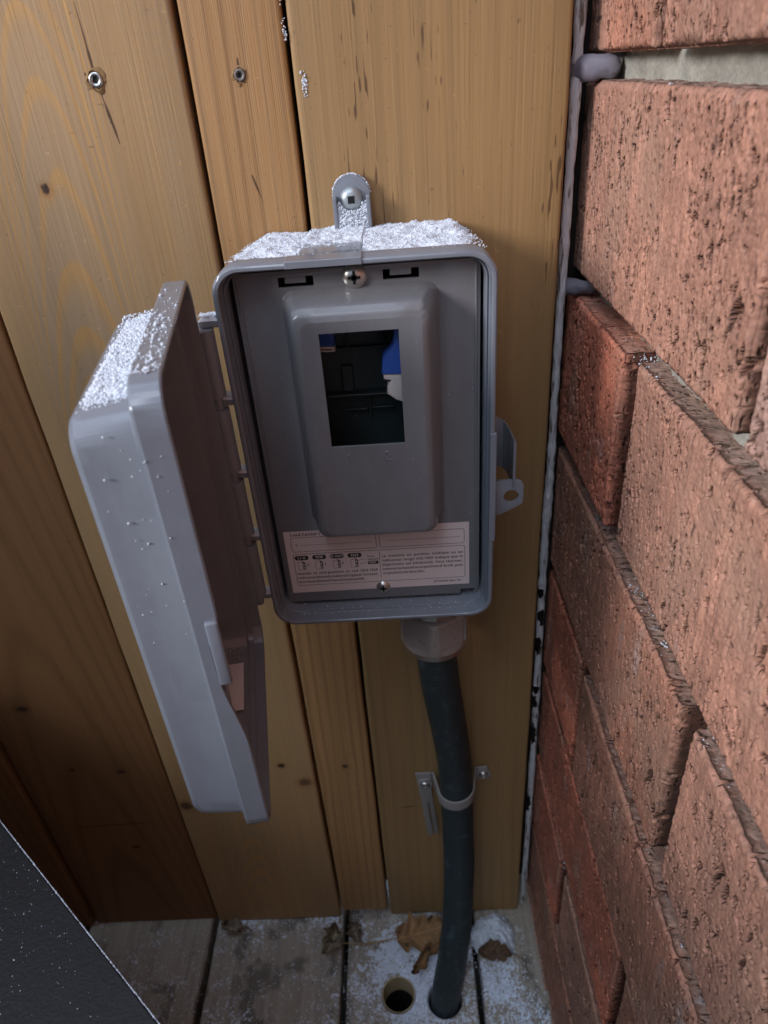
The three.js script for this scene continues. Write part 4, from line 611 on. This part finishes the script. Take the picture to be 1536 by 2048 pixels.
{ // loose snow on the deck
  const R = rng(36), free = (x, z) => Math.hypot(x - HOLE[0], z - HOLE[1]) > 0.019 && Math.hypot(x - PIPE[0], z - PIPE[1]) > 0.019;
  const cov = (x, z) => 0.35 + 1.3 * Math.exp(-(((x + 0.125) / 0.05) ** 2 + ((z - 0.05) / 0.06) ** 2)) + 0.7 * (fbm(x * 40, z * 40, 81, 3) - 0.5);
  snow('snow_dusting', 'thin grainy snow dusting the deck boards at the foot of the fence', [grains(R, 6000, (r) => { const x = mix(-0.42, 0.010, r()), z = mix(0.003, 0.16, r()); if (!free(x, z) || r() > cov(x, z)) return null; return [x, 0.0003, z]; }, 0.0003, 0.0013),
    drift(120, 80, (a, b) => [mix(-0.185, -0.095, a), 0, mix(0.002, 0.062, b)], (a, b) => { const e = Math.min(1, 5 * a, 5 * (1 - a), 5 * b, 5 * (1 - b)); return free(mix(-0.185, -0.095, a), mix(0.002, 0.062, b)) ? (0.0006 + 0.007 * (fbm(a * 11, b * 8, 85, 5) - 0.5) + 0.001 * (vn(a * 110, b * 76, 86) - 0.5)) * e - 0.0010 : -0.001; })]);
  const lump = (x, z, w, d, h, s) => drift(60, 50, (a, b) => [x + (a - 0.5) * w, 0, z + (b - 0.5) * d], (a, b) => { const q = Math.hypot(2 * a - 1, 2 * b - 1) + 0.5 * (fbm(a * 5, b * 5, s, 3) - 0.5); return h * Math.sqrt(Math.max(0, 1 - q * q)) * (0.7 + 0.6 * fbm(a * 12, b * 12, s + 3, 3)) - 0.0006; });
  snow('snow_lump', 'white lump of snow in the corner beside the conduit foot', [lump(-0.031, 0.026, 0.046, 0.040, 0.019, 95), grains(R, 500, (r) => { const a = r() * 6.28, q = Math.sqrt(r()); return [-0.031 + 0.022 * q * Math.cos(a), 0.004 + 0.012 * (1 - q), 0.026 + 0.02 * q * Math.sin(a)]; }, 0.0004, 0.0012)]);
}
{ // frost on the brick ledges and a few crumbs stuck in the fence joint
  const R = rng(37);
  snow('frost', 'frost crystals sitting on the ledges of the brick courses', [0, 1, 2, 3, 4, 5, 6].map((k) => grains(R, k < 3 ? 900 : 520, (r) => { const z = mix(0.03, 0.34, r()); if (fbm(z * 55, k, 99, 4) + 0.12 * r() < 0.60) return null; return [0.0165 + r() * 0.012, 0.785 - 0.0115 - 0.11 * k - 0.0008 + r() * 0.0008, z]; }, 0.0002, 0.0007)));
  const crumb = (cx, cy, n, sx, sy) => grains(R, n, (r) => [cx + (r() - 0.5) * sx, cy + (r() - 0.5) * sy, 0.0001], 0.0003, 0.0009);
  snow('snow_crumbs', 'crumbs of snow stuck to the fence joint above and left of the box', [crumb(-0.1335, 0.782, 40, 0.003, 0.012), crumb(-0.141, 0.825, 36, 0.0025, 0.02), crumb(-0.1405, 0.805, 18, 0.002, 0.01)]);
}
// ───────────────────────── dead leaves at the foot of the fence ─────────────────────────
function leaf(name, label, L, Wd, curl, color, seed, pos, rot) {
  const nu = 26, nv = 16, p = [], uv = [], idx = [];
  for (let j = 0; j <= nv; j++) for (let i = 0; i <= nu; i++) { const s = i / nu, t = j / nv * 2 - 1, w = Wd * Math.pow(Math.sin(Math.PI * clamp(s * 0.94 + 0.04)), 0.7) * (0.35 + 1.25 * fbm(s * 9, 3 + Math.sign(t) * 2, seed, 3)); const x = (s - 0.5) * L, z = t * w; p.push(x, curl * (t * t * Wd + 2.0 * (s - 0.5) * (s - 0.5) * L) + 0.004 * (fbm(s * 6, t * 3 + 9, seed + 3, 3) - 0.4) + 0.0016 * Math.abs(Math.sin(s * 18 - Math.abs(t) * 4)), z); uv.push(s, j / nv); }
  for (let j = 0; j < nv; j++) for (let i = 0; i < nu; i++) { const a = j * (nu + 1) + i; idx.push(a, a + nu + 1, a + 1, a + 1, a + nu + 1, a + nu + 2); }
  const bl = new THREE.BufferGeometry(); bl.setAttribute('position', new THREE.Float32BufferAttribute(p, 3)); bl.setAttribute('uv', new THREE.Float32BufferAttribute(uv, 2)); bl.setIndex(idx); bl.computeVertexNormals();
  const T = tex(128, 64, (u, v) => { const vein = Math.abs(v - 0.5) < 0.03 || Math.abs(((u * 7 - Math.abs(v - 0.5) * 4) % 1 + 1) % 1 - 0.5) < 0.05, k = 0.8 + 0.4 * fbm(u * 9, v * 6, seed, 4), d = sst(0.6, 0.75, fbm(u * 6, v * 4, seed + 8, 3)); return color.map((q) => q * k * (vein ? 1.15 : 1) * (1 - 0.5 * d)); });
  const t = thing(name, label, 'leaf', pos, undefined); t.rotation.set(...rot);
  mesh('blade', bl, new THREE.MeshPhysicalMaterial({ map: T, roughness: 0.8, side: THREE.DoubleSide, transmission: 0 }), t);
  mesh('stalk', new THREE.TubeGeometry(new THREE.CatmullRomCurve3([[L * 0.4, 0.001, 0], [L * 0.6, 0.003, 0.002], [L * 0.85, 0.001, 0.006]].map((q) => new THREE.Vector3(...q))), 12, 0.0005, 6), new THREE.MeshStandardMaterial({ color: 0x6b4526, roughness: 0.8 }), t);
}
leaf('dead_leaf', 'tan brown dead leaf lying against the fence left of the conduit foot', 0.058, 0.021, 0.25, [0.56, 0.42, 0.27], 11, [-0.103, 0.006, 0.022], [0.35, 0.2, 0.05]);
leaf('dead_leaf', 'curled dry brown leaf sliver just left of the conduit foot', 0.034, 0.006, 0.9, [0.52, 0.38, 0.24], 12, [-0.105, 0.004, 0.050], [0.2, 0.9, 0.1]);
leaf('dead_leaf', 'dull brown leaf under the snow lump right of the conduit foot', 0.034, 0.009, 0.25, [0.36, 0.27, 0.19], 13, [-0.031, 0.009, 0.044], [0.75, -0.1, 0.05]);
leaf('dead_leaf', 'pale grey dry leaf stuck in the deck gap under the narrow board', 0.030, 0.010, 1.2, [0.56, 0.50, 0.40], 14, [-0.198, 0.006, 0.022], [0.3, 1.2, 0.3]);
leaf('dead_leaf', 'small pale leaf curled under the fence left of the deck gap', 0.022, 0.007, 1.0, [0.55, 0.50, 0.42], 15, [-0.308, 0.004, 0.010], [0.2, 0.1, 0.1]);
leaf('dead_leaf', 'whitish dry leaf fragment right of the deck gap by the narrow board', 0.020, 0.008, 1.1, [0.54, 0.48, 0.40], 16, [-0.178, 0.005, 0.016], [0.4, 2.0, 0.2]);
{ const t = thing('grass_stem', 'thin yellow dry stem lying on the snow below the narrow board', 'stem', [-0.165, 0.003, 0.03]); mesh('stem', new THREE.TubeGeometry(new THREE.CatmullRomCurve3([[-0.024, 0.001, -0.001], [-0.008, 0, 0.0006], [0.012, 0.0004, -0.001], [0.034, 0.003, -0.003]].map((q) => new THREE.Vector3(...q))), 30, 0.0006, 8), new THREE.MeshStandardMaterial({ color: 0xa88a4e, roughness: 0.8 }), t); }

renderer.render(scene, camera);
